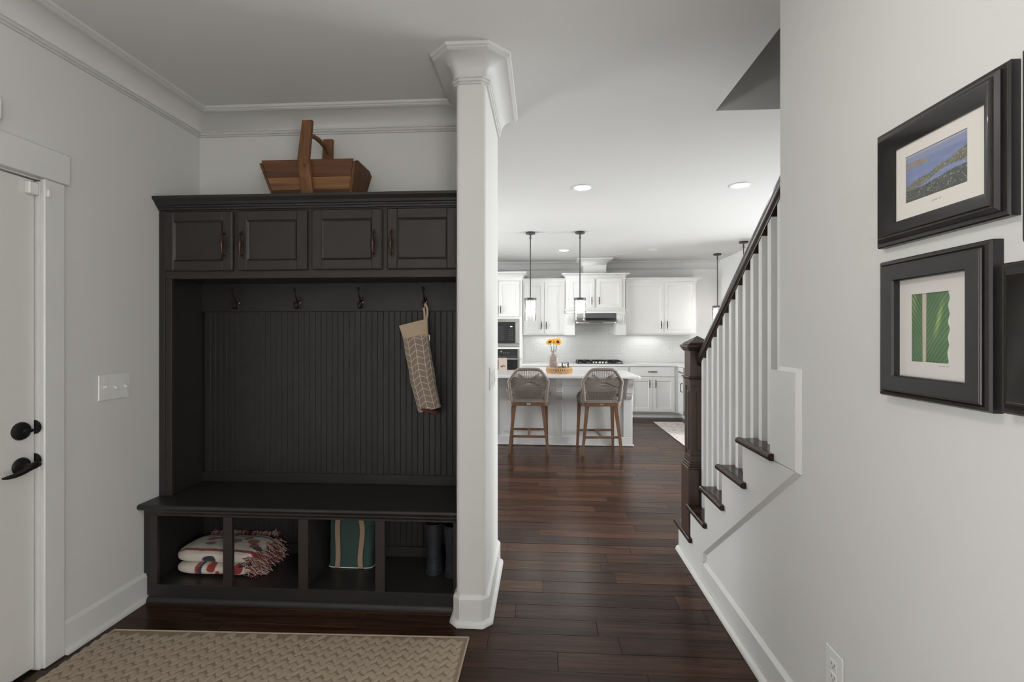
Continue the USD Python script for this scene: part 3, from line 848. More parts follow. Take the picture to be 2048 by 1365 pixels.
for xs, dx in ((-1.145, .008), (-1.008, -.006)):
    p = spline([(xs, 2.6455, .099), (xs + .004, 2.6465, .25), (xs + .004, 2.645, .355), (xs + .004 + dx, 2.640, .392), (xs + .012 + 2.2 * dx, 2.652, .428)], 24)
    q = np.vstack([p + V3(-.0135, 0, 0), p + V3(.0135, 0, 0), p + V3(-.0135, -.003, 0), p + V3(.0135, -.003, 0)])
    n = 24
    ff = []
    for i in range(n - 1):
        for A, B in ((0, 1), (3, 2), (2, 0), (1, 3)):
            ff += [[A * n + i, B * n + i, B * n + i + 1], [A * n + i, B * n + i + 1, A * n + i + 1]]
    obj('strap', (q, np.array(ff)), WEB, tt)


def boot(cx, cy, yawd, label):
    t = thing('rubber_boot', label, 'boot', (cx, cy, .0945), group=None)
    z0 = .0945
    N = 36
    a = np.arange(N) * 2 * np.pi / N
    lev = [(.012, .043, .062, .020), (.03, .044, .062, .020), (.055, .044, .060, .018), (.075, .041, .053, .012), (.088, .037, .046, .004), (.12, .036, .044, .0), (.18, .041, .047, .0), (.23, .046, .052, .0), (.276, .0485, .054, .0), (.280, .0475, .053, .0), (.276, .0455, .051, 0), (.20, .039, .045, 0), (.12, .034, .04, 0)]
    rings = [np.stack([hx * np.cos(a), hy * np.sin(a) + oy, 0 * a + z], 1) for z, hx, hy, oy in lev]
    v = np.vstack(rings)
    f = [[i * N + j, i * N + (j + 1) % N, (i + 1) * N + (j + 1) % N] for i in range(len(lev) - 1) for j in range(N)] + [[i * N + j, (i + 1) * N + (j + 1) % N, (i + 1) * N + j] for i in range(len(lev) - 1) for j in range(N)]
    shaft = (v, np.array(f))
    foot = superpad((0, .10, .045), (.044, .105, .040), (.75, .75), 3)
    foot = (np.c_[foot[0][:, :2], np.maximum(foot[0][:, 2], .012)], foot[1])
    place = lambda m: mv(rot(m, 'z', yawd), cx, cy, z0)
    obj('boot_upper', place(cat(shaft, foot)), RUBBER, t, smooth=45)
    sole = Polygon([(x, y) for x, y in zip(.046 * np.cos(a), np.where(np.sin(a) < 0, .064 * np.sin(a) + .02, .185 * np.sin(a) + .02))])
    obj('sole', place(cat(prism(sole, .001, .014), prism(sole.buffer(-.002), .014, .02))), RUBBER, t)
    for z, hx, hy, oy in ((.026, .0440, .062, .02), (.034, .0442, .062, .020), (.076, .0405, .0525, .0115), (.086, .0378, .047, .0055), (.273, .0487, .0545, 0)):
        obj('rib_band', place(tube(np.stack([(hx + .001) * np.cos(a), (hy + .001) * np.sin(a) + oy, 0 * a + z], 1), .0022, 6, closed=True)), RUBBER, t, smooth=True)


boot(-.592, 2.632, 4, 'black rubber boot standing left in the rightmost cubby')
boot(-.484, 2.610, -6, 'black rubber boot half hidden behind the right edge of the bench')

# ------------------------------------------------------------------ door mat of braided leaves
mt = thing('door_mat', 'beige braided-pattern door mat on the dark wood floor', 'rug', (-1.19, 1.6, 0))
mq = np.array([[-2.045, .95], [-.352, .95], [-.338, 2.213], [-2.018, 2.168]])
mp = Polygon(mq)
obj('mat_body', prism(mp.buffer(-.004).buffer(.004), .0012, .0082), MATBASE, mt)
obj('binding', cat(*[tube(np.array([(*mq[i], .006), (*mq[(i + 1) % 4], .006)]), .0055, 8) for i in range(4)]), MATLEAF, mt, smooth=50)


def leafm(cx, cy, L, W, ang):
    n = 10
    t = np.arange(n) * 2 * np.pi / n
    px, py = L / 2 * np.cos(t), W / 2 * np.sin(t) * (1 - .25 * np.cos(t))
    ca, sa = math.cos(ang), math.sin(ang)
    R = lambda x, y: (cx + ca * x - sa * y, cy + sa * x + ca * y)
    v = [(*R(x, y), .0078) for x, y in zip(px, py)] + [(*R(x * .86, y * .84), .0097) for x, y in zip(px, py)] + [(cx, cy, .0101)]
    f = [[j, (j + 1) % n, n + (j + 1) % n] for j in range(n)] + [[j, n + (j + 1) % n, n + j] for j in range(n)] + [[n + j, n + (j + 1) % n, 2 * n] for j in range(n)]
    return np.array(v), np.array(f)


leaves = []
for ci in range(70):
    cx = -2.02 + ci * .0246
    for ri in range(26):
        cy = 1.02 + ri * .0475 + (.016 if ci % 4 in (1, 2) else 0) + rng.uniform(-.002, .002)
        if cy > 2.168 + (cx + 2.02) * .0265 - .019 or cx > -.362:
            continue
        ang = math.radians(58 if ci % 2 else 118) if ci % 4 < 2 else math.radians(66 if ci % 2 else 126)
        leaves.append(leafm(cx, cy, .060, .0265, ang))
obj('braid', cat(leaves), MATLEAF, mt, kind='stuff', smooth=50, label='raised braided leaf pattern')

# ------------------------------------------------------------------ staircase
RISE, RUN, TY, TX = .1885, .2547, 3.262, .870
st = thing('staircase', 'dark wood treads and white skirt of the stair rising at the right', 'staircase', (1.4, 3.2, 0))
SK = .895
for k in range(1, 13):
    yt, z = TY - RUN * (k - 1), RISE * k
    open_ = k <= 5
    xs = TX if open_ else WX0 + .002
    yn = yt - .318
    yback = yt - RUN + .002 - .03
    pr = [(yt - .027, z - .027), (yt - .009, z - .0255), (yt - .001, z - .0175), (yt, z - .0135), (yt - .001, z - .0095), (yt - .009, z - .0015), (yt - .027, z), (yback, z), (yback, z - .027)]
    t = prism(Polygon(pr), xs + (.022 if open_ else 0), WX1 - .02, 'yz')
    td = obj('tread', t, STAIRW, st, smooth=30)
    if open_:
        n = 9
        an = np.linspace(-np.pi / 2, np.pi / 2, n)
        sec = [(-.0125 * math.cos(q) + TX + .0125, z - .0135 + .0135 * math.sin(q)) for q in an] + [(SK + .0, z), (SK + .0, z - .027)]
        ret = prism(Polygon(sec), yn, yt - .004, 'xz')
        obj('return_nosing', ret, STAIRW, td, smooth=30)
    obj('riser', box(SK + .016 if open_ else WX0 + .002, WX1 - .02, yt - .048, yt - .030, z - RISE + .001, z - .027), TRIM, st)
# skirt board with the saw-tooth top
pts = [(TY - .030, .0015)]
for k in range(1, 6):
    z = RISE * k - .0275
    pts += [(TY - .030 - RUN * (k - 1), z), (TY - .030 - RUN * k, z)]
pts[-1] = (1.9585, pts[-1][1])
pts += [(1.768, .9180), (2.749, .193), (2.749, .0015)]
obj('skirt_board', prism(Polygon(pts), SK, XR + .001, 'yz'), TRIM, st)
obj('skirt_end_panel', prism(Polygon([(1.958, .919), (1.768, .9195), (1.768, 1.269), (1.958, 1.269)]), SK - .0006, XR + .001, 'yz'), TRIM, st)
bv_, bf_ = sweep([(1.905, 1.269), (1.768, 1.269), (1.768, .9180), (2.749, .193), (2.749, .147)], [(-.004, .003), (0, .0004), (.014, .0150), (.014, .0165), (-.004, .0165)])
bev_ = (np.stack([SK + bv_[:, 2], bv_[:, 0], bv_[:, 1]], 1), bf_)
obj('skirt_bevel', bev_, TRIM, st)
obj('corner_cover', box(SK + .003, SK + .02, TY - .03, TY - .028, .0015, RISE - .03), TRIM, st)

sr = thing('stair_railing', 'dark handrail with white square balusters and boxed newel post', 'stair railing', (.97, 2.95, RISE))
NX0, NX1, NY0, NY1 = .886, 1.036, 2.985, 3.135
zt = RISE + .0005
nw = obj('newel_post', cat(box(NX0, NX1, NY0, NY1, zt, .590, .002)), NEWELW, sr)
i_ = .0155
A0, A1, B0, B1 = NX0 + i_, NX1 - i_, NY0 + i_, NY1 - i_


def ringbox(z0, z1, d, b=.004):
    return box(A0 - d, A1 + d, B0 - d, B1 + d, z0, z1, b)


obj('base_cap', cat(box(NX0 - .004, NX1 + .004, NY0 - .004, NY1 + .004, .590, .602, .004), ringbox(.602, .614, .012), ringbox(.614, .628, .006)), NEWELW, nw)
core = ringbox(.660, 1.10, -.006, 0)
fr_ = []
for z0, z1 in ((.628, .668), (1.09, 1.352)):
    fr_.append(ringbox(z0, z1, 0, .002))
e = .022
for xx in (A0, A1 - e):
    for yy in (B0, B1 - e):
        fr_.append(box(xx, xx + e, yy, yy + e, .6685, 1.0895, .002))
obj('panelled_shaft', cat([core] + fr_), NEWELW, nw)
pn = []
for s in (0, 1):
    pn.append(box(A0 + e + .016, A1 - e - .016, B0 - .001 if s == 0 else B1 - .008, B0 + .008 if s == 0 else B1 + .001, .70, 1.06, .004))
    pn.append(box(A0 - .001 if s == 0 else A1 - .008, A0 + .008 if s == 0 else A1 + .001, B0 + e + .016, B1 - e - .016, .70, 1.06, .004))
obj('raised_panel', cat(pn), NEWELW, nw)
obj('collar', cat(ringbox(1.132, 1.142, .008), ringbox(1.142, 1.152, .016)), NEWELW, nw)
py = np.array([(A0 - .004, B0 - .004, 1.358), (A1 + .004, B0 - .004, 1.358), (A1 + .004, B1 + .004, 1.358), (A0 - .004, B1 + .004, 1.358), ((A0 + A1) / 2, (B0 + B1) / 2, 1.400), (A0 - .004, B0 - .004, 1.35), (A1 + .004, B0 - .004, 1.35), (A1 + .004, B1 + .004, 1.35), (A0 - .004, B1 + .004, 1.35)])
obj('post_cap', cat(ringbox(1.306, 1.316, .010), ringbox(1.316, 1.326, .018), ringbox(1.326, 1.345, .024), ringbox(1.345, 1.352, .012), (py, _hull(py))), NEWELW, nw)
SL = RISE / RUN
zr = lambda y: 1.3290 + SL * (2.847 - y)          # rail underside
RX0 = .971
y1_, y0_ = NY0 + .017, YE + .002
hr = [(-.020, 0), (-.022, .006), (-.030, .012), (-.031, .018), (-.026, .024), (-.030, .032), (-.031, .045), (-.026, .057), (-.014, .066), (0, .068), (.014, .066), (.026, .057), (.031, .045), (.030, .032), (.026, .024), (.031, .018), (.030, .012), (.022, .006), (.020, 0)]
v = np.array([(RX0 + x, y, zr(y) + z * math.sqrt(1 + SL * SL)) for y in (y0_, y1_) for x, z in hr])
m_ = len(hr)
f = []
for k in range(m_):
    l = (k + 1) % m_
    f += [[k, l, m_ + l], [k, m_ + l, m_ + k]]
f += [[0, k, k + 1] for k in range(1, m_ - 1)] + [[m_, m_ + k + 1, m_ + k] for k in range(1, m_ - 1)]
f = np.array(f)
if trimesh.Trimesh(v, f, process=False).volume < 0:
    f = f[:, ::-1]
hrn = obj('handrail', (v, f), RAILW, sr, smooth=35)
obj('rail_rosette', box(RX0 - .043, RX0 + .043, YE + .0005, YE + .014, zr(YE) - .02, zr(YE) + .105, .006), RAILW, hrn)
yb_ = 2.690
for k in range(-3, 10):
    y = yb_ - .0849 * k
    step = min(int(math.floor((TY - y) / RUN)) + 1, 12)
    if y < YE + .02:
        continue
    zb = RISE * step
    w = .0160
    q = [(-w, -w), (w, -w), (w, w), (-w, w)]
    bv = np.array([(RX0 + a_, y + b_, zb) for a_, b_ in q] + [(RX0 + a_, y + b_, zr(y + b_) + .001) for a_, b_ in q])
    obj('baluster', (bv, _hull(bv)), TRIM, sr)

# ------------------------------------------------------------------ framed pictures


def frame(name, label, y0, y1, z0, z1, prof, mats, mat_in, print_in, tintf, matboard=MATBOARD, caption=None, res=(170, 120)):
    """y0 is the end nearer the camera. prof: list of (profile, material, part name), profile (inset, height off the wall)."""
    t = thing(name, label, 'framed picture', (XR, (y0 + y1) / 2, z0))
    path = [(y0, z0), (y1, z0), (y1, z1), (y0, z1)]
    for pr, mat, nm in prof:
        v, f = sweep(path, [(-d, h) for d, h in pr], closed=True)
        v = np.stack([XR - .001 - v[:, 2], v[:, 0], v[:, 1]], 1)
        if trimesh.Trimesh(v, f, process=False).volume < 0:
            f = f[:, ::-1]
        obj(nm, (v, f), mat, t, smooth=25)
    i = mat_in
    a0, a1, b0, b1 = y0 + i, y1 - i, z0 + i, z1 - i
    py0, py1, pz0, pz1 = print_in
    if tintf is not None and matboard is not None:
        win = sbox(a0, b0, a1, b1).difference(sbox(py0, pz0, py1, pz1))
        obj('mat_board', prism(win, XR - .0125, XR - .0105, 'yz'), matboard, t)
    nu, nv = res
    gy, gz = np.meshgrid(np.linspace(py1 + .004, py0 - .004, nu), np.linspace(pz0 - .004, pz1 + .004, nv))
    v = np.stack([np.full(gy.size, XR - .0095), gy.ravel(), gz.ravel()], 1)
    ii = np.arange(nu * nv).reshape(nv, nu)
    f = np.concatenate([np.stack([ii[:-1, :-1], ii[:-1, 1:], ii[1:, 1:]], -1).reshape(-1, 3), np.stack([ii[:-1, :-1], ii[1:, 1:], ii[1:, :-1]], -1).reshape(-1, 3)])
    U, W = np.meshgrid(np.linspace(0, 1, nu), np.linspace(0, 1, nv))
    obj('print', (v, f), PRINT, t, tint=tintf(U.ravel(), W.ravel()))
    if caption:
        for cy, cz, L, hh in caption:
            s = np.linspace(0, 1, 60)
            p = np.stack([np.full(60, XR - .0127), cy - L * s, cz + hh * np.sin(s * 61 + 6 * meshkit.noise(np.stack([s * 7, s * 0, s * 0 + 2], 1), 5)) * meshkit.noise(np.stack([s * 13, s * 0, s * 0 + 5], 1), 3) ** 2], 1)
            obj('caption', tube(p, .00016, 4, caps=False), INK, t)
    return t


def shore(u, w):
    n = lambda sx, sy, sd, o=4: meshkit.fbm(np.stack([u * sx, w * sy, 0 * u + sd], 1), o, sd)
    sea = np.array(srgb(104, 124, 178)); far = np.array(srgb(128, 140, 182)); sky = np.array(srgb(160, 168, 192))
    rock = np.array(srgb(112, 112, 96)); dark = np.array(srgb(84, 90, 84)); sand = np.array(srgb(150, 130, 112))
    c = np.tile(sea, (len(u), 1)) * (0.88 + .28 * n(6, 26, 1))[:, None]
    m = w > .80 - .02 * u + .03 * n(6, 2, 2); c[m] = far * .95
    m = w > .93; c[m] = sky
    m = (w > .70 - .0 * u) & (w < .70 + .13 * np.clip(1 - np.abs(u - .18) / .28, 0, 1) + .03 * (n(12, 4, 3) - .5)) & (u < .46); c[m] = (sand * (0.75 + .5 * n(30, 30, 4))[:, None])[m]
    top = .34 + .36 * u + .10 * (n(9, 2, 5) - .5); bot = .30 + .17 * u - .05 * np.sin(u * 7)
    m = (w < top) & (w > bot); c[m] = (rock * (0.45 + 1.1 * n(40, 40, 6))[:, None])[m]
    m = w < .30 + .10 * np.clip((u - .45) * 2, -.3, .6) + .07 * (n(7, 3, 7) - .5); c[m] = (dark * (0.5 + 1.0 * n(46, 46, 8))[:, None])[m]
    sp = (n(70, 70, 12) > .70) & (w < top) & (w > .1) ; c[sp] = np.array(srgb(178, 172, 150))
    g_ = c.mean(1, keepdims=True)
    return np.clip((c + (g_ - c) * .38) * 1.05, 0, 1)


def leafprint(u, w):
    n = lambda sx, sy, sd, o=4: meshkit.fbm(np.stack([u * sx, w * sy, 0 * u + sd], 1), o, sd)
    mid = .335
    side = np.where(u < mid, mid - u, u - mid)
    vein = w - np.where(u < mid, -1.2, 1.15) * (u - mid) * np.where(u < mid, 1, 1) + .35 * side ** 2
    s = .5 + .5 * np.sin(vein * 75 + 2.5 * n(3, 3, 2))
    band = n(2.2, 2.2, 5)
    g0, g1, yl = np.array(srgb(44, 84, 56)), np.array(srgb(92, 142, 74)), np.array(srgb(168, 192, 78))
    k = np.clip(.25 + .45 * s + .6 * (band - .4), 0, 1)
    c = g0 + (g1 - g0) * k[:, None]
    yy = np.clip(1 - np.abs(u - (.62 + .38 * (w - .45))) / .07, 0, 1) * np.clip((w - .3) * 4, 0, 1) * np.clip((.92 - w) * 4, 0, 1) * (.35 + .65 * s)
    yy = np.maximum(yy, np.clip(1 - np.abs(u - .07) / .10, 0, 1) * np.clip((w - .55) * 3, 0, 1) * s * .8)
    c = c + (yl - c) * yy[:, None]
    rib = np.clip(1 - (np.abs(u - mid) / (.050 + .012 * w)) ** 4, 0, 1)
    c = c + (np.array(srgb(196, 178, 152)) - c) * rib[:, None]
    edge = .915 + .03 * np.sin(w * 30) * n(2, 9, 7) - .06 * np.clip(.45 - w, 0, 1)
    m = (u > edge) & (u < edge + .055 + .03 * n(3, 22, 8)); c[m] = np.array(srgb(208, 212, 196))
    g_ = c.mean(1, keepdims=True)
    return np.clip(c + (g_ - c) * .36 + .02, 0, 1)


darkprint = lambda u, w: np.clip(np.array([.035, .028, .018]) * (0.6 + 1.2 * meshkit.fbm(np.stack([u * 7, w * 7, 0 * u], 1), 4, 3))[:, None], 0, 1)
profA = [([(0, 0), (0, .017), (.004, .021), (.012, .021), (.012, 0)], DKFRAME, 'outer_moulding'),
         ([(.012, 0), (.012, .026), (.020, .031), (.024, .031), (.024, 0)], DKFRAME, 'step_moulding'),
         ([(.024, 0), (.024, .033), (.026, .0355), (.028, .035), (.058, .016), (.058, .010), (.05, 0)], DKFRAME, 'bevel_moulding')]
edge = lambda d, h: ([(d - .0005, h - .001), (d - .0005, h + .0004), (d + .0005, h + .0004), (d + .0005, h - .001)], FRAMEDGE, 'worn_edge')
frame('picture_frame', 'black frame with blue bay landscape print, upper of the two nearest the stair', .978, 1.343, 1.630, 1.928, profA + [edge(.0035, .0205), edge(.0235, .031)], None, .055,
      (1.08, 1.254, 1.727, 1.841), shore, caption=[(1.175, 1.712, .03, .004)])
profB = [([(0, 0), (0, .020), (.004, .025), (.010, .027), (.014, .024), (.014, 0)], DKFRAME, 'outer_moulding'),
         ([(.014, 0), (.014, .029), (.018, .032), (.052, .030), (.055, .026), (.055, .010), (.05, 0)], DKFRAME, 'flat_moulding')]
frame('picture_frame', 'black frame with green leaf print, lower of the two nearest the stair', 1.012, 1.328, 1.246, 1.592, profB + [edge(.0038, .0245), edge(.0165, .0312)], None, .052,
      (1.124, 1.235, 1.338, 1.5), leafprint, matboard=MATGREY, caption=[(1.157, 1.331, .032, .0025)], res=(160, 220))
frame('picture_frame', 'black frame cut by the right picture edge, upper one', .56, .955, 1.575, 1.93, profA + [edge(.0035, .0205)], None, .055, (.62, .90, 1.63, 1.87), darkprint, matboard=None, res=(30, 30))
frame('picture_frame', 'deep black frame cut by the right picture edge, lower one', .62, .994, 1.250, 1.540, profA + [edge(.0035, .0205), edge(.0235, .031)], None, .055, (.675, .938, 1.304, 1.486), darkprint, matboard=None, res=(30, 30))

# ------------------------------------------------------------------ kitchen: tall oven tower
FT, FUP, FH, FBASE = 8.33, 8.62, 8.50, 8.33


def cab_crown(x0, x1, yf, z0, z1, d, sides=(1, 1), yb=KY):
    p = ([(x0, yb)] if sides[0] else []) + [(x0, yf), (x1, yf)] + ([(x1, yb)] if sides[1] else [])
    h = z1 - z0
    arc = [(.008 + (d - .02) * (1 - math.cos(t)), z0 + .2 * h + .6 * h * math.sin(t)) for t in np.linspace(0, math.pi / 2, 6)]
    pr = [(-.01, z0), (.006, z0), (.006, z0 + .18 * h)] + arc + [(d, z1 - .16 * h), (d, z1), (-.01, z1)]
    return sweep(p, pr)


def pull(parent, x, z, y, h=.125, horiz=False):
    if horiz:
        s = [(x - h / 2, y, z), (x - h / 2 + .01, y - .02, z), (x, y - .027, z), (x + h / 2 - .01, y - .02, z), (x + h / 2, y, z)]
    else:
        s = [(x, y, z - h / 2), (x, y - .02, z - h / 2 + .01), (x, y - .027, z), (x, y - .02, z + h / 2 - .01), (x, y, z + h / 2)]
    p = spline(s, 17)
    return obj('handle', tube(p, .0062 * (1 + .35 * np.exp(-(np.linspace(-1, 1, 17) / .3) ** 2)), 8), BLACK, parent, smooth=60)


def kdoor(parent, x0, x1, z0, z1, y, hx=None, hz=None, name='door'):
    d = panel_door(x0, x1, z0, z1, y - .019, .062, .062, CAB, parent, name=name, bev=.003, recess=.009)
    if hx is not None:
        pull(d, hx, hz, y - .019)
    return d


ov = thing('oven_cabinet', 'tall white oven tower cabinet beside the wall cabinets', 'cabinet', (-.745, 8.64, 0))
obj('cabinet_body', cat(box(-1.15, -.34, FT + .02, KY - .001, .09, 2.40), box(-1.15, -.34, FT + .08, KY - .001, .001, .09)), CAB, ov)
for a, b, c0, d0 in ((-1.15, -1.10, .09, 2.40), (-.385, -.34, .09, 2.40), (-1.0995, -.3855, 1.690, 1.725), (-1.0995, -.3855, 1.170, 1.200), (-1.0995, -.3855, 2.345, 2.40), (-1.0995, -.3855, .45, .50)):
    obj('face_frame', box(a, b, FT, FT + .0195, c0, d0, .002), CAB, ov)
obj('cabinet_crown', cab_crown(-1.15, -.34, FT, 2.385, 2.498, .075), CAB, ov, smooth=30)
kdoor(ov, -1.105, -.748, 1.730, 2.34, FT, -.785, 1.85)
kdoor(ov, -.742, -.385, 1.730, 2.34, FT, -.705, 1.85)
kdoor(ov, -1.105, -.385, .12, .44, FT, -.745, .36, name='drawer')
mw = thing('microwave', 'stainless built-in microwave with black glass front in the oven tower', 'microwave', (-.743, 8.34, 1.2005))
obj('trim_kit', cat(box(-1.098, -.388, FT - .004, FT + .019, 1.2005, 1.268, .003), box(-1.098, -.388, FT - .004, FT + .019, 1.636, 1.6895, .003), box(-1.098, -1.03, FT - .0036, FT + .0186, 1.268, 1.636, .003), box(-.455, -.388, FT - .0036, FT + .0186, 1.268, 1.636, .003)), STEEL, mw)
obj('glass_front', box(-1.0295, -.4555, FT - .002, FT + .0185, 1.2685, 1.6355, .003), BGLASS, mw)
obj('viewing_window', box(-1.0, -.64, FT - .0030, FT - .0020, 1.32, 1.57, .0003), M('oven_glass', (.035, .035, .036), .12), mw)
kp = obj('keypad', cat(*[box(-.568 + .027 * q, -.552 + .027 * q, FT - .0030, FT - .0020, 1.335 + .032 * r_, 1.341 + .032 * r_, 0) for q in range(3) for r_ in range(6)]), M('keypad_grey', (.18, .18, .18), .5), mw)
obj('clock_display', cat(*[box(-.545 + .014 * q, -.535 + .014 * q, FT - .0030, FT - .0020, 1.553, 1.566, 0) for q in range(3)]), DIGIT, mw)
wo = thing('wall_oven', 'black glass wall oven with stainless handle below the microwave', 'oven', (-.743, 8.34, .5005))
obj('oven_frame', cat(box(-1.098, -1.068, FT - .004, FT + .019, .5005, 1.1695, .002), box(-.418, -.388, FT - .004, FT + .019, .5005, 1.1695, .002)), STEEL, wo)
obj('control_panel', box(-1.0675, -.4185, FT - .006, FT + .019, 1.042, 1.1695, .002), BGLASS, wo)
obj('control_knob', mv(rot(lathe([(0, 0), (.02, 0), (.017, .018), (0, .02)], 18), 'x', 90), -.70, FT - .006, 1.125), STEEL, wo, smooth=40)
obj('control_marks', cat(*[box(-.66 + .03 * q, -.646 + .03 * q, FT - .0068, FT - .0060, 1.085 + .014 * r_, 1.089 + .014 * r_, 0) for q in range(4) for r_ in range(3)]), M('mark_grey', (.3, .3, .3), .5), wo)
od = obj('oven_door', box(-1.0675, -.4185, FT - .006, FT + .019, .52, 1.038, .002), BGLASS, wo)
obj('handle', cat(box(-1.06, -.39, FT - .052, FT - .034, .985, 1.018, .006), box(-1.04, -1.01, FT - .036, FT - .006, .99, 1.012, .002), box(-.44, -.41, FT - .036, FT - .006, .99, 1.012, .002)), STEEL, od)
tw = thing('dish_towel', 'beige dish towel with brown leaf print on the oven handle', 'towel', (-.66, 8.27, .75))
nu, nv = 60, 90
U, W = np.meshgrid(np.linspace(0, 1, nu), np.linspace(0, 1, nv))
xx = -.742 + .148 * U; zz = 1.02 - .28 * W
yy = FT - .056 - .004 * np.sin(U * 9) * W
v = np.stack([xx.ravel(), yy.ravel(), zz.ravel()], 1)
ii = np.arange(nu * nv).reshape(nv, nu)
f = np.concatenate([np.stack([ii[:-1, :-1], ii[1:, :-1], ii[1:, 1:]], -1).reshape(-1, 3), np.stack([ii[:-1, :-1], ii[1:, 1:], ii[:-1, 1:]], -1).reshape(-1, 3)])
tc = np.tile(np.array([.55, .45, .38]), (nu * nv, 1))
uu, ww = xx.ravel() + .668, zz.ravel() - .878
for cx, cz, an in ((-.03, -.008, .5), (-.018, .0, -.6), (.0, .012, .3), (.012, .016, -.2), (.026, .006, .8), (.035, -.004, -.5), (.004, -.004, .1), (-.008, -.012, -.4)):
    ca, sa = math.cos(an), math.sin(an)
    q = ((ca * (uu - cx) + sa * (ww - cz)) / .011) ** 2 + ((-sa * (uu - cx) + ca * (ww - cz)) / .0055) ** 2 < 1
    tc[q] = (.08, .04, .025)
v2 = np.vstack([v, v + V3(0, .0025, 0)])
obj('towel_front', (v2, np.vstack([f, f[:, ::-1] + nu * nv])), WOVEN, tw, smooth=True, tint=np.vstack([tc, tc]))
obj('towel_fold', tube(np.array([(-.742, FT - .043, 1.021), (-.594, FT - .043, 1.021)]), .0125, 10, flat=((0, 0, 1), .35)), CUSH, tw, smooth=50)

# wall cabinets
def wall_cabinet(label, x0, x1, seam, yf, z0, z1, crown, handles, hz):
    t = thing('wall_cabinet', label, 'cabinet', ((x0 + x1) / 2, (yf + KY) / 2, z0))
    obj('cabinet_body', box(x0, x1, yf + .004, KY - .001, z0, z1 - .04), CAB, t)
    obj('face_frame', cat(box(x0, x1, yf, yf + .0035, z0, z0 + .03), box(x0, x1, yf, yf + .0035, z1 - .10, z1 - .02), box(x0, x0 + .035, yf, yf + .0035, z0 + .03, z1 - .10), box(x1 - .035, x1, yf, yf + .0035, z0 + .03, z1 - .10)), CAB, t)
    kdoor(t, x0 + .022, seam - .002, z0 + .018, z1 - .075, yf, handles[0], hz)
    kdoor(t, seam + .002, x1 - .022, z0 + .018, z1 - .075, yf, handles[1], hz)
    obj('cabinet_crown', cab_crown(x0, x1, yf, z1 - .075, z1, crown[0], crown[1]), CAB, t, smooth=30)
    return t


wall_cabinet('white two-door wall cabinet left of the range hood', -.334, .418, .042, FUP, 1.418, 2.420, (.03, (0, 0)), (-.005, .078), 1.585)
wall_cabinet('white two-door wall cabinet right of the range hood', 1.450, 2.692, 2.135, FUP, 1.422, 2.412, (.085, (0, 1)), (2.085, 2.190), 1.590)
hd = thing('hood_cabinet', 'white mantel hood cabinet with corbels above the cooktop', 'cabinet', (.933, 8.72, 1.41))
obj('cabinet_body', box(.423, 1.443, FH + .004, KY - .001, 1.80, 2.44), CAB, hd)
obj('face_frame', cat(box(.423, .50, FH, FH + .0035, 1.86, 2.44), box(1.366, 1.443, FH, FH + .0035, 1.86, 2.44), box(.50, 1.366, FH, FH + .0035, 2.40, 2.44), box(.50, 1.366, FH, FH + .0035, 1.86, 1.90)), CAB, hd)
kdoor(hd, .485, .918, 1.885, 2.395, FH, .868, 2.01)
kdoor(hd, .952, 1.385, 1.885, 2.395, FH, .995, 2.01)
obj('cabinet_crown', cab_crown(.423, 1.443, FH, 2.385, 2.487, .075), CAB, hd, smooth=30)
obj('mantel_shelf', cat(box(.40, 1.463, FH - .035, FH + .2, 1.845, 1.864, .005), box(.410, 1.453, FH - .022, FH + .2, 1.828, 1.845, .004), box(.418, 1.448, FH - .010, FH + .2, 1.792, 1.828, .002)), CAB, hd)
for a, b in ((.395, .578), (1.300, 1.468)):
    obj('mantel_leg', box(a, b, FH + .02, KY - .012, 1.413, 1.792, .002), CAB, hd)
    cx = (a + b) / 2
    cp = [(FH + .02, 1.790), (FH - .030, 1.790), (FH - .032, 1.775), (FH - .026, 1.76), (FH - .030, 1.735), (FH - .022, 1.70), (FH - .006, 1.66), (FH + .004, 1.63), (FH + .008, 1.60), (FH + .02, 1.59)]
    ck = obj('corbel', prism(Polygon(cp), cx - .052, cx + .052, 'yz'), CAB, hd, smooth=30)
    obj('flute', cat(*[tube(np.array([(cx + q, y_ - .002, z_) for y_, z_ in cp[3:9]]), .006, 6) for q in (-.03, 0, .03)]), CAB, ck, smooth=60)
obj('duct_chase', box(.728, 1.128, FH + .06, KY - .001, 2.44, H - .002, .002), CAB, hd)
obj('chase_crown', cab_crown(.728, 1.128, FH + .06, 2.62, H - .001, .105), CAB, hd, smooth=30)
rh = thing('range_hood', 'stainless range hood insert under the white mantel', 'range hood', (.94, 8.72, 1.61))
obj('hood_body', prism(Polygon([(FH + .03, 1.791), (FH + .03, 1.715), (FH + .0, 1.665), (FH + .0, 1.64), (KY - .02, 1.64), (KY - .02, 1.791)]), .580, 1.298, 'yz'), DSTEEL, rh)
obj('hood_visor', prism(rrect(.585, 1.293, FH - .10, FH + .02, .05).union(sbox(.585, FH - .02, 1.293, FH + .1)), 1.618, 1.640), STEEL, rh, smooth=30)
obj('hood_band', box(.60, 1.28, FH - .004, FH + .02, 1.668, 1.71, .002), BGLASS, rh)
obj('control_strip', box(.82, 1.05, FH - .103, FH - .09, 1.622, 1.636, .002), SLOT, rh)

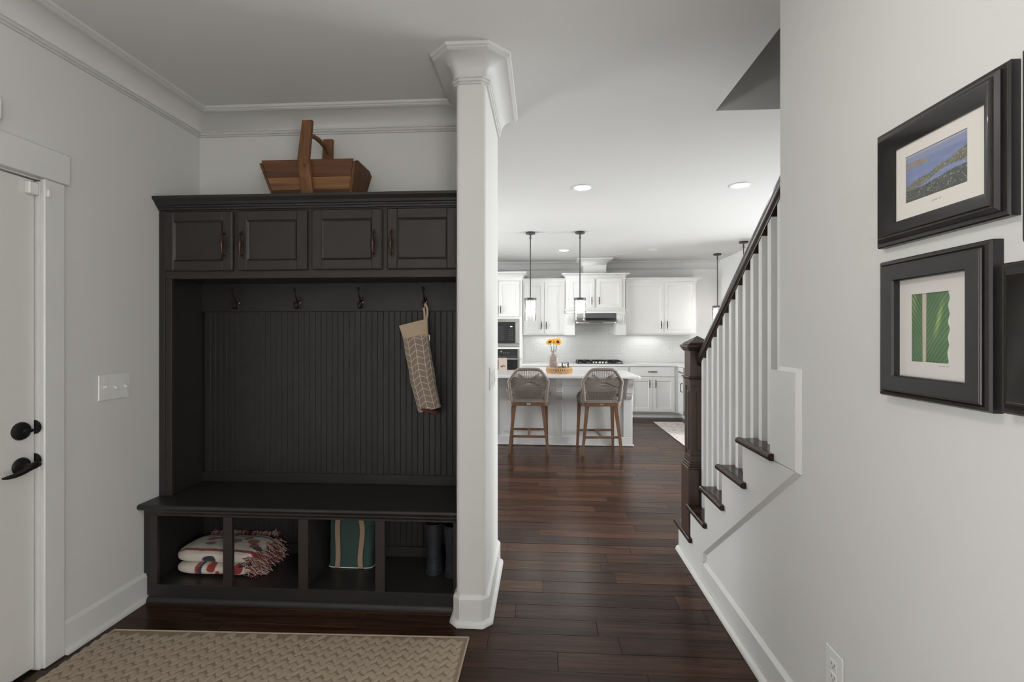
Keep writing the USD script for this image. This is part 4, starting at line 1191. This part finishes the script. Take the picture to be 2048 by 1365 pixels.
# backsplash: real tiles, too small to pick apart singly
bs = []
TW, TH = .0620, .0302
for r_ in range(int(.50 / TH) + 7):
    z0 = .9165 + r_ * TH
    o = TW / 2 if r_ % 2 else 0
    for q in range(-8, 46):
        x0 = q * TW + o
        a_, b_, t_ = max(x0, -.333), min(x0 + TW, 2.70), z0 + TH
        if b_ - a_ < .01:
            continue
        if z0 > 1.41 and not (.58 < a_ and b_ < 1.30):
            continue
        if t_ > 1.66:
            continue
        bs.append(box(a_ + .0011, b_ - .0011, KY - .009, KY + .001, z0 + .0011, t_ - .0011, .0018))
obj('tile', cat(bs), TILE, kb, kind='stuff', label='small white subway tiles of the backsplash')
obj('grout_bed', box(-.334, 2.70, KY - .0075, KY + .001, .916, 1.66), GROUT, kb)

# base cabinets
def base_cabinet(label, x0, x1, seam, drawer=True, w_handles=True):
    t = thing('base_cabinet', label, 'cabinet', ((x0 + x1) / 2, 8.64, 0))
    obj('cabinet_body', box(x0, x1, FBASE + .004, KY - .02, .092, .884), CAB, t)
    obj('toe_kick', box(x0, x1, FBASE + .075, FBASE + .09, .001, .0915), CAB, t)
    dz = .70
    d = obj('drawer', box(x0 + .02, x1 - .02, FBASE - .019, FBASE + .003, dz + .012, .872, .004), CAB, t)
    if w_handles:
        pull(d, (x0 + x1) / 2, .79, FBASE - .019, .15, True)
    kdoor(t, x0 + .02, seam - .002, .112, dz - .008, FBASE, seam - .05, .585)
    kdoor(t, seam + .002, x1 - .02, .112, dz - .008, FBASE, seam + .05, .585)
    return t


base_cabinet('white base cabinet below the counter left of the cooktop, mostly hidden by the island', -.34, .46, .06)
base_cabinet('white base cabinet under the cooktop, mostly hidden by the island', .461, 1.485, .97, w_handles=False)
base_cabinet('white base cabinet with one drawer and two doors right of the island', 1.486, 2.258, 1.872)
RXF = 2.31                                  # face of the run along the right wall
cc = thing('corner_cabinet', 'narrow white corner base cabinet beside the dishwasher', 'cabinet', (2.7, 8.4, 0))
obj('cabinet_body', cat(box(2.2585, KX1 - .003, FBASE + .004, KY - .02, .092, .884), box(RXF + .004, KX1 - .003, 7.995, FBASE + .003, .092, .884)), CAB, cc)
obj('filler', box(2.2585, RXF + .003, FBASE, FBASE + .0035, .092, .884), CAB, cc)
obj('toe_kick', cat(box(2.2585, RXF + .09, FBASE + .075, FBASE + .09, .001, .0915), box(RXF + .075, RXF + .09, 7.995, FBASE + .075, .001, .0915)), CAB, cc)


def turn(node_mesh):
    """from a front facing -y at the origin to a front facing -x"""
    return rot(node_mesh, 'z', -90)


def side_front(parent, y0, y1, z0, z1, name, mat=CAB, handle=None):
    b = obj(name, cat(box(RXF - .019, RXF, y0, y1, z0, z1, .003)), mat, parent)
    if name == 'door':
        stage.RemovePrim(b.path)
        w = .055
        b = obj(name, cat(box(RXF - .019, RXF, y0, y0 + w, z0, z1, .003), box(RXF - .019, RXF, y1 - w, y1, z0, z1, .003), box(RXF - .0185, RXF, y0 + w - .003, y1 - w + .003, z0, z0 + w, .003), box(RXF - .0185, RXF, y0 + w - .003, y1 - w + .003, z1 - w, z1, .003)), mat, parent)
        obj('panel', box(RXF - .010, RXF - .001, y0 + w - .002, y1 - w + .002, z0 + w - .002, z1 - w + .002), mat, b)
    if handle:
        y, z, h, hor = handle
        x = RXF - .019
        s = [(x, y - h / 2, z), (x - .02, y - h / 2 + .01, z), (x - .028, y, z), (x - .02, y + h / 2 - .01, z), (x, y + h / 2, z)] if hor else [(x, y, z - h / 2), (x - .02, y, z - h / 2 + .01), (x - .028, y, z), (x - .02, y, z + h / 2 - .01), (x, y, z + h / 2)]
        obj('handle', tube(spline(s, 15), .006, 8), BLACK, b, smooth=60)
    return b


side_front(cc, 8.01, 8.29, .72, .872, 'drawer', handle=(8.15, .80, .12, True))
side_front(cc, 8.01, 8.29, .112, .70, 'door', handle=(8.05, .55, .15, False))
dw = thing('dishwasher', 'stainless dishwasher behind the newel post', 'dishwasher', (2.6, 7.69, 0))
obj('dishwasher_body', box(RXF + .03, RXF + .6, 7.392, 7.99, .10, .880), DSTEEL, dw)
dd = obj('dishwasher_door', box(RXF - .025, RXF + .029, 7.394, 7.988, .11, .874, .006), STEEL, dw)
obj('handle', cat(tube(np.array([(RXF - .065, 7.43, .80), (RXF - .065, 7.95, .80)]), .012, 10), box(RXF - .066, RXF - .02, 7.45, 7.47, .79, .81, .002), box(RXF - .066, RXF - .02, 7.91, 7.93, .79, .81, .002)), STEEL, dd, smooth=40)
obj('toe_panel', box(RXF + .05, RXF + .07, 7.394, 7.988, .002, .10), SLOT, dw)
sb = thing('sink_cabinet', 'white two-door base cabinet ending the right-hand kitchen counter', 'cabinet', (2.7, 6.9, 0))
obj('cabinet_body', box(RXF + .004, KX1 - .002, 6.86, 7.39, .092, .884), CAB, sb)
obj('toe_kick', box(RXF + .075, RXF + .09, 6.86, 7.39, .001, .0915), CAB, sb)
side_front(sb, 6.87, 7.12, .112, .872, 'door', handle=(7.08, .6, .15, False))
side_front(sb, 7.125, 7.38, .112, .872, 'door', handle=(7.165, .6, .15, False))
ct = Polygon([(-.338, KY - .0095), (-.338, FBASE - .035), (RXF - .03, FBASE - .035), (RXF - .03, 6.855), (KX1 - .002, 6.855), (KX1 - .002, KY - .0095)])
single('countertop', cat(prism(ct, .8845, .9155)), QUARTZ, 'white quartz counter along the back and right kitchen walls', 'countertop')

ck = thing('cooktop', 'black five-knob gas cooktop on the back counter', 'cooktop', (1.0, 8.64, .916))
obj('cooktop_plate', box(.605, 1.395, 8.37, 8.90, .9158, .926, .003), DSTEEL, ck)
for q in range(3):
    a_, b_ = .62 + .258 * q, .62 + .258 * q + .244
    y0, y1 = (8.40, 8.87) if q != 1 else (8.53, 8.87)
    g = [box(a_, b_, y, y + .014, .952, .966, .002) for y in np.linspace(y0, y1 - .014, 4)] + [box(x_, x_ + .014, y0, y1, .9525, .9665, .002) for x_ in np.linspace(a_, b_ - .014, 3)] + [box(x_, x_ + .014, y, y + .014, .926, .953) for x_ in (a_, b_ - .014) for y in (y0, y1 - .014)]
    obj('grate', cat(g), BLACK, ck)
    for y in ((8.51, 8.76) if q != 1 else (8.70,)):
        obj('burner', lathe([(0, .926), (.05, .926), (.045, .940), (.03, .944), (0, .944)], 18, ((a_ + b_) / 2, y, 0)), BLACK, ck, smooth=40)
for q in range(5):
    obj('knob', lathe([(0, 0), (.021, 0), (.019, .026), (.014, .030), (0, .030)], 16, (.885 + .057 * q, 8.43 + .02 * (q % 2), .926)), BRASSK, ck, smooth=40)

# ------------------------------------------------------------------ island
IX0, IX1, IY = -1.40, 1.146, 6.215
il = thing('kitchen_island', 'pale grey panelled kitchen island with corbels facing the stools', 'kitchen island', (-.1, 6.5, 0))
obj('island_body', box(IX0, IX1 - .018, IY, 6.82, .001, .8845), ISL, il)
obj('top_rail', box(IX0, IX1, IY - .018, IY - .0005, .765, .8845, .003), ISL, il)
obj('bottom_rail', box(IX0, IX1, IY - .018, IY - .0005, .022, .115, .003), ISL, il)
obj('base_shoe', box(IX0, IX1 + .018, IY - .034, IY - .0005, .001, .0215, .006), TRIM, il)
for a_, b_ in ((1.03, 1.146), (.178, .268), (-.67, -.585), (IX0, -1.30)):
    obj('stile', box(a_, b_, IY - .0178, IY - .0005, .1155, .7645, .003), ISL, il)
obj('side_panel', box(IX1 - .0175, IX1, IY, 6.82, .001, .8845, .003), ISL, il)
cp = [(IY - .018, .884), (IY - .245, .884), (IY - .245, .862), (IY - .225, .856), (IY - .215, .835), (IY - .19, .80), (IY - .155, .775), (IY - .135, .745), (IY - .13, .715), (IY - .125, .705), (IY - .118, .70), (IY - .118, .688), (IY - .105, .68), (IY - .098, .655), (IY - .085, .63), (IY - .06, .605), (IY - .035, .60), (IY - .018, .585)]
for cx in (.222, 1.092, -.628):
    k_ = obj('corbel', prism(Polygon(cp), cx - .036, cx + .036, 'yz'), ISL, il, smooth=25)
    obj('corbel_cap', box(cx - .046, cx + .046, IY - .252, IY - .02, .872, .8843, .003), ISL, k_)
    obj('corbel_band', box(cx - .042, cx + .042, IY - .132, IY - .02, .686, .704, .004), ISL, k_)
it = single('island_top', box(-1.46, 1.172, 5.85, 6.83, .885, .9155, .004), QUARTZ, 'white quartz slab on the island with stools below its edge', 'countertop')

# tray with vase, sunflowers, lantern and bowl
TXc, TYc, TZ = .228, 6.33, .9158
ty = thing('woven_tray', 'round woven seagrass tray on the island', 'tray', (TXc, TYc, TZ))
obj('tray_base', lathe([(0, TZ), (.158, TZ), (.158, TZ + .012), (0, TZ + .012)], 32, (TXc, TYc, 0)), SEAGRASS, ty)
wv = []
for q in range(46):
    a0 = q * 2 * math.pi / 46
    for sgn in (-1, 1):
        a1 = a0 + sgn * .11
        wv.append(tube(np.array([(TXc + .160 * math.cos(a0), TYc + .160 * math.sin(a0), TZ + .004), (TXc + .168 * math.cos((a0 + a1) / 2), TYc + .168 * math.sin((a0 + a1) / 2), TZ + .036), (TXc + .163 * math.cos(a1), TYc + .163 * math.sin(a1), TZ + .070)]), .0075, 6))
obj('woven_rim', cat(wv), SEAGRASS, ty, kind='stuff', smooth=50)
an = np.arange(40) * 2 * np.pi / 40
obj('rim_edge', cat(*[tube(np.stack([TXc + .163 * np.cos(an), TYc + .163 * np.sin(an), 0 * an + z], 1), .007, 6, closed=True) for z in (TZ + .006, TZ + .072)]), SEAGRASS, ty, smooth=True)
vs = thing('vase', 'mottled stone bottle vase on the woven tray', 'vase', (.148, 6.36, TZ + .0125))
zb = TZ + .0125
rings = []
NN = 32
a = np.arange(NN) * 2 * np.pi / NN
for z, r_, k_ in ((0, .056, .5), (.005, .062, .5), (.185, .062, .5), (.205, .056, .6), (.222, .036, .8), (.235, .027, 1), (.250, .026, 1), (.268, .034, 1), (.272, .034, 1), (.272, .026, 1), (.24, .02, 1)):
    rings.append(np.stack([.148 + r_ * pw(np.cos(a), k_), 6.36 + r_ * pw(np.sin(a), k_), 0 * a + zb + z], 1))
v = np.vstack(rings + [np.array([[.148, 6.36, zb]])])
nl = len(rings)
f = [[i * NN + j, i * NN + (j + 1) % NN, (i + 1) * NN + (j + 1) % NN] for i in range(nl - 1) for j in range(NN)] + [[i * NN + j, (i + 1) * NN + (j + 1) % NN, (i + 1) * NN + j] for i in range(nl - 1) for j in range(NN)] + [[len(v) - 1, (j + 1) % NN, j] for j in range(NN)]
obj('vase_body', (v, np.array(f)), VASE, vs, smooth=40)


def sunflower(label, base, head, facing, R=.058):
    t = thing('sunflower', label, 'flower', base)
    base, head, nrm = np.array(base), np.array(head), np.array(facing, float) / np.linalg.norm(facing)
    obj('stem', tube(spline([base, base * .55 + head * .45 + V3(.004, 0, 0), head], 12), .0042, 6), STEM, t, smooth=60)
    uu_ = np.cross(nrm, [0, 0, 1.0]); uu_ /= np.linalg.norm(uu_); vv_ = np.cross(nrm, uu_)
    for q in range(17):
        th = q * 2 * math.pi / 17 + (q % 2) * .06
        d_ = math.cos(th) * uu_ + math.sin(th) * vv_
        w_ = np.cross(nrm, d_)
        r0, r1, h_ = .016, R * rng.uniform(.9, 1.12), rng.uniform(.0, .012) + (.004 if q % 2 else 0)
        P = [head + d_ * r0 - w_ * .005, head + d_ * r0 + w_ * .005, head + d_ * (r0 + r1) / 2 + w_ * .011 + nrm * h_ * 1.2, head + d_ * r1 + nrm * h_ * .2, head + d_ * (r0 + r1) / 2 - w_ * .011 + nrm * h_ * 1.2, head + d_ * (r0 + r1) / 2 + nrm * (h_ * 1.2 - .003)]
        obj('petal', (np.array(P), np.array([[0, 1, 5], [1, 2, 5], [2, 3, 5], [3, 4, 5], [4, 0, 5]])), PETAL, t)
    d_ = trimesh.creation.icosphere(2, 1.0)
    vv = np.array(d_.vertices); loc = vv[:, :1] * uu_ * .024 + vv[:, 1:2] * vv_ * .024 + vv[:, 2:] * nrm * .009
    obj('seed_head', (head + loc, np.array(d_.faces)), SEEDH, t, smooth=True)
    obj('sepal', cat(*[(np.array([head - nrm * .004 + (math.cos(x_) * uu_ + math.sin(x_) * vv_) * .01, head - nrm * .006 + (math.cos(x_ + .5) * uu_ + math.sin(x_ + .5) * vv_) * .012, head - nrm * .010 + (math.cos(x_ + .25) * uu_ + math.sin(x_ + .25) * vv_) * .045]), np.array([[0, 1, 2]])) for x_ in np.arange(0, 6.2, .62)]), STEM, t)


sunflower('left sunflower of the vase, facing up to the left', (.140, 6.36, zb + .20), (.108, 6.35, 1.318), (-.25, -.55, .62), .062)
sunflower('right sunflower of the vase, facing the stools', (.156, 6.36, zb + .20), (.208, 6.34, 1.318), (.35, -.85, .35), .060)
sunflower('middle sunflower of the vase, behind the other two', (.150, 6.365, zb + .20), (.160, 6.40, 1.325), (.0, -.6, .7), .055)
ln = thing('wire_lantern', 'small black wire candle lantern on the woven tray', 'lantern', (.305, 6.31, TZ + .0125))
lx, ly, s_ = .305, 6.31, .040
wb = [tube(np.array([(lx + sx * s_, ly + sy * s_, zb), (lx + sx * s_, ly + sy * s_, zb + .125)]), .0045, 6) for sx in (-1, 1) for sy in (-1, 1)]
for z in (zb + .006, zb + .062, zb + .118):
    wb.append(tube(np.array([(lx - s_, ly - s_, z), (lx + s_, ly - s_, z), (lx + s_, ly + s_, z), (lx - s_, ly + s_, z)]), .0036, 6, closed=True))
obj('wire_cage', cat(wb), BLACK, ln)
obj('glass_cup', lathe([(0, zb + .002), (.034, zb + .002), (.034, zb + .11), (.032, zb + .11), (.032, zb + .005), (0, zb + .005)], 24, (lx, ly, 0)), GLASS, ln, smooth=40)
obj('candle', lathe([(0, zb + .006), (.024, zb + .006), (.024, zb + .06), (0, zb + .062)], 18, (lx, ly, 0)), MATBOARD, ln, smooth=40)
bw = single('small_bowl', lathe([(0, zb), (.025, zb), (.05, zb + .045), (.055, zb + .062), (.051, zb + .062), (.045, zb + .045), (.02, zb + .012), (0, zb + .01)], 24, (.210, 6.25, 0)), BOWLC, 'small brown bowl at the front of the woven tray', 'bowl', smooth=40)

# ------------------------------------------------------------------ bar stools
def make_stool(label, loc, rz, group):
    t = thing('bar_stool', label, 'bar stool', loc, group=group, rotz=rz)
    n = Node(t.path, (0, 0, 0))              # parts in the stool's own coordinates; the back faces -y
    def leg(x0, y0, x1, y1, z1):
        v = np.array([(x0 + sx * .0135, y0 + sy * .0135, 0) for sx in (-1, 1) for sy in (-1, 1)] + [(x1 + sx * .022, y1 + sy * .019, z1) for sx in (-1, 1) for sy in (-1, 1)])
        return v, _hull(v)
    L = {}
    for sx in (-1, 1):
        obj('leg', leg(sx * .232, -.235, sx * .165, -.185, .590), OAK, n)
        obj('leg', leg(sx * .225, .225, sx * .205, .185, .590), OAK, n)
    obj('seat_frame', prism(rrect(-.235, .235, -.225, .225, .06).difference(rrect(-.200, .200, -.190, .190, .04)), .572, .616), OAK, n, smooth=30)
    obj('badge', box(-.022, .022, -.2275, -.2248, .586, .604, .001), BRASSK, n)
    obj('stretcher', box(-.206, .206, -.224, -.204, .195, .222, .003), OAK, n)
    obj('stretcher', box(-.205, .205, .196, .216, .200, .226, .003), OAK, n)
    obj('stretcher', box(-.012, .012, -.204, .196, .200, .222, .003), OAK, n)
    st_ = obj('seat', superpad((0, .01, .642), (.222, .205, .040), (.45, .5), 4), CUSH, n, smooth=True)
    obj('rope_apron', cat(*[tube(np.array([*[(x_, y_, z) for x_, y_ in np.array(rrect(-.238, .238, -.228, .228, .07, 6).exterior.coords)[:-1]]]), .0062, 6, closed=True) for z in (.618, .629, .640)]), ROPE, n, kind='stuff', smooth=60)
    out = [(-.205, -.222, .630), (-.235, -.240, .76), (-.248, -.252, .868), (-.222, -.262, .905), (-.160, -.272, .985), (-.125, -.277, 1.006), (-.07, -.280, 1.010), (.07, -.280, 1.010), (.125, -.277, 1.006), (.160, -.272, .985), (.222, -.262, .905), (.248, -.252, .868), (.235, -.240, .76), (.205, -.222, .630)]
    out = [(x_ * (.93 if z_ > .7 else 1), y_, z_) for x_, y_, z_ in out]
    loop = []
    for a_, b_ in zip(out[:-1], out[1:]):
        for q in np.linspace(0, 1, 7)[:-1]:
            loop.append(np.array(a_) * (1 - q) + np.array(b_) * q)
    loop = np.array(loop + [out[-1]])
    fl = obj('back_frame', tube(loop, .0185, 10), ROPE, n, smooth=60, label='rope-wrapped bent back frame')
    # side arms sweep forward and down
    for sx in (-1, 1):
        obj('side_arm', tube(spline([(sx * .236, -.24, .78), (sx * .248, -.14, .735), (sx * .246, -.02, .695), (sx * .235, .10, .655), (sx * .22, .16, .625)], 20), .0175, 8, flat=((0, 1, 0), 1)), ROPE, n, smooth=60)
        obj('side_rope', cat(*[tube(np.array([(sx * .243, y_, .785 - .42 * (y_ + .24)), (sx * .232, y_ + .005, .63)]), .0058, 5) for y_ in np.arange(-.225, .10, .017)]), ROPE, n, kind='stuff')
    rp = []
    fy = lambda z: np.interp(z, [.63, .76, .868, 1.01], [-.222, -.240, -.252, -.280])
    P = lambda x_, z_: V3(x_, fy(z_) - .002, z_)
    half = lambda z_: np.interp(z_, [.63, .76, .868, .905, .985, 1.006], [.205, .219, .231, .206, .149, .116])
    for x_ in np.arange(-.12, .121, .0125):                       # verticals at the top, dropping into the weave
        zc = .94 - .045 * math.cos(x_ / .12 * 1.2)
        rp.append(tube(np.array([P(x_, 1.0), P(x_ * .96, zc)]), .0040, 5, caps=False))
    for x_ in np.arange(-.172, .173, .0125):                      # verticals at the bottom
        rp.append(tube(np.array([P(x_, .632), P(x_ * 1.03, .745)]), .0040, 5, caps=False))
    for q_, z_ in enumerate(np.arange(.768, .985, .0112)):       # ropes that cross from one side to the other
        z2 = .862 - .62 * (z_ - .862)
        for sx in (-1, 1):
            dy_ = V3(0, .004 * sx, 0)
            mid_ = .6 * .5 * (z_ + z2) + .4 * .862
            rp.append(tube(np.array([P(sx * half(z_), z_) + dy_, P(0, mid_) + dy_, P(-sx * half(z2) * .97, z2) + dy_]), .0037, 5, caps=False))
    for z_ in np.arange(.752, .80, .012):
        rp.append(tube(np.array([P(-half(z_), z_), P(0, z_ - .006), P(half(z_), z_)]), .0042, 5, caps=False))
    obj('rope_weave', cat(rp), ROPE, n, kind='stuff', label='crossing grey ropes of the backrest')
    obj('back_cushion', superpad((0, -.175, .745), (.17, .045, .085), (.5, .6), 4), CUSH, n, smooth=True)
    return t


grp = None
stool = make_stool('grey rope-back bar stool at the island, left one', (-.155, 5.935, 0), 0, grp)
copy(stool, 'bar_stool', (.688, 5.935, 0), 4, 'grey rope-back bar stool at the island, right one turned slightly')

# ------------------------------------------------------------------ pendants, recessed lights, vent
def make_pendant(label, loc, group):
    t = thing('pendant_light', label, 'pendant light', loc, group=group)
    n = Node(t.path, (0, 0, 0))              # origin at the ceiling
    obj('canopy', lathe([(0, -.001), (.062, -.001), (.064, -.018), (.058, -.026), (.012, -.030), (.010, -.05), (0, -.05)], 28), GREYM, n, smooth=35)
    obj('rod', cat(tube(np.array([(0, 0, -.045), (0, 0, -.862)]), .0065, 8), tube(np.array([(.012 * math.cos(q), 0, -.075 + .018 * math.sin(q)) for q in np.linspace(0, 6.28, 15)[:-1]]), .003, 6, closed=True)), GREYM, n, smooth=40)
    obj('cap', lathe([(0, -.862), (.077, -.862), (.078, -.866), (.078, -.890), (.074, -.893), (0, -.893)], 32), GREYM, n, smooth=35)
    obj('socket', lathe([(0, -.892), (.020, -.892), (.018, -.935), (0, -.936)], 16), BRASSK, n, smooth=35)
    obj('bulb', lathe([(0, -.934), (.013, -.938), (.018, -.955), (.029, -.985), (.031, -1.005), (.026, -1.026), (.013, -1.040), (0, -1.043)], 20), BULB, n, smooth=True)
    obj('glass_shade', lathe([(.0745, -.888), (.0745, -1.158), (.0715, -1.158), (.0715, -.888)], 32), SEEDED, n, smooth=35)
    return t


pend = make_pendant('clear glass cylinder pendant over the island, left one', (-.148, 6.33, H), None)
copy(pend, 'pendant_light', (.497, 6.34, H), 0, 'clear glass cylinder pendant over the island, right one in front of the hood')
copy(pend, 'pendant_light', (2.895, 8.18, H), 0, 'clear glass cylinder pendant beside the kitchen corner, partly behind the handrail')
copy(pend, 'pendant_light', (2.895, 7.14, H), 0, 'pendant of which canopy and rod top show above the handrail')


def recessed(label, x, y, lens):
    t = thing('recessed_light', label, 'ceiling light', (x, y, H))
    obj('trim_ring', lathe([(.072, H - .0005), (.098, H - .0005), (.097, H - .004), (.086, H - .007), (.074, H - .004), (.072, H + .004)], 36, (x, y, 0)), TRIM, t, smooth=40)
    obj('lens', lathe([(0, H - .004), (.073, H - .0035), (.073, H - .001), (0, H - .001)], 36, (x, y, 0)), lens, t)


recessed('lit recessed ceiling light in the hall nearest the wall end', .372, 4.45, LENS)
recessed('lit recessed ceiling light in the hall nearest the handrail', 1.786, 4.47, LENS)
recessed('lit recessed ceiling light between the island pendants', .352, 7.70, LENS)
recessed('dim recessed ceiling light near the right wall cabinets', 1.739, 7.70, LENSDIM)
ve = thing('ceiling_vent', 'small white ceiling vent in front of the hood chase', 'vent', (1.145, 8.27, H))
obj('vent_frame', prism(sbox(.955, 8.19, 1.335, 8.35).difference(sbox(.98, 8.21, 1.31, 8.33)), H - .008, H - .0005), TRIM, ve)
for q in range(6):
    y = 8.215 + q * .019
    obj('slat', rot(box(.98, 1.31, y, y + .013, H - .007, H - .005), 'x', 25, (0, y, H - .006)), TRIM, ve)
obj('duct', box(.98, 1.31, 8.21, 8.33, H - .002, H - .0006), SLOT, ve)

# kitchen runner
rg = thing('kitchen_runner', 'pale patterned runner rug in front of the dishwasher', 'rug', (2.07, 6.9, 0))
nu, nv = 70, 220
gx, gy = np.meshgrid(np.linspace(1.80, 2.26, nu), np.linspace(5.9, 7.95, nv))
v = np.stack([gx.ravel(), gy.ravel(), np.full(gx.size, .009)], 1)
ii = np.arange(nu * nv).reshape(nv, nu)
f = np.concatenate([np.stack([ii[:-1, :-1], ii[:-1, 1:], ii[1:, 1:]], -1).reshape(-1, 3), np.stack([ii[:-1, :-1], ii[1:, 1:], ii[1:, :-1]], -1).reshape(-1, 3)])
nn_ = meshkit.fbm(np.stack([v[:, 0] * 45, v[:, 1] * 45, v[:, 2] * 0], 1), 3, 5)
tc = np.where((nn_ > .57)[:, None], np.array([.42, .33, .29]), np.array([.66, .61, .57]))
obj('pile', (v, f), WOVEN, rg, tint=tc)
obj('backing', box(1.80, 2.26, 5.9, 7.95, .0012, .0088, .002), CUSH, rg)
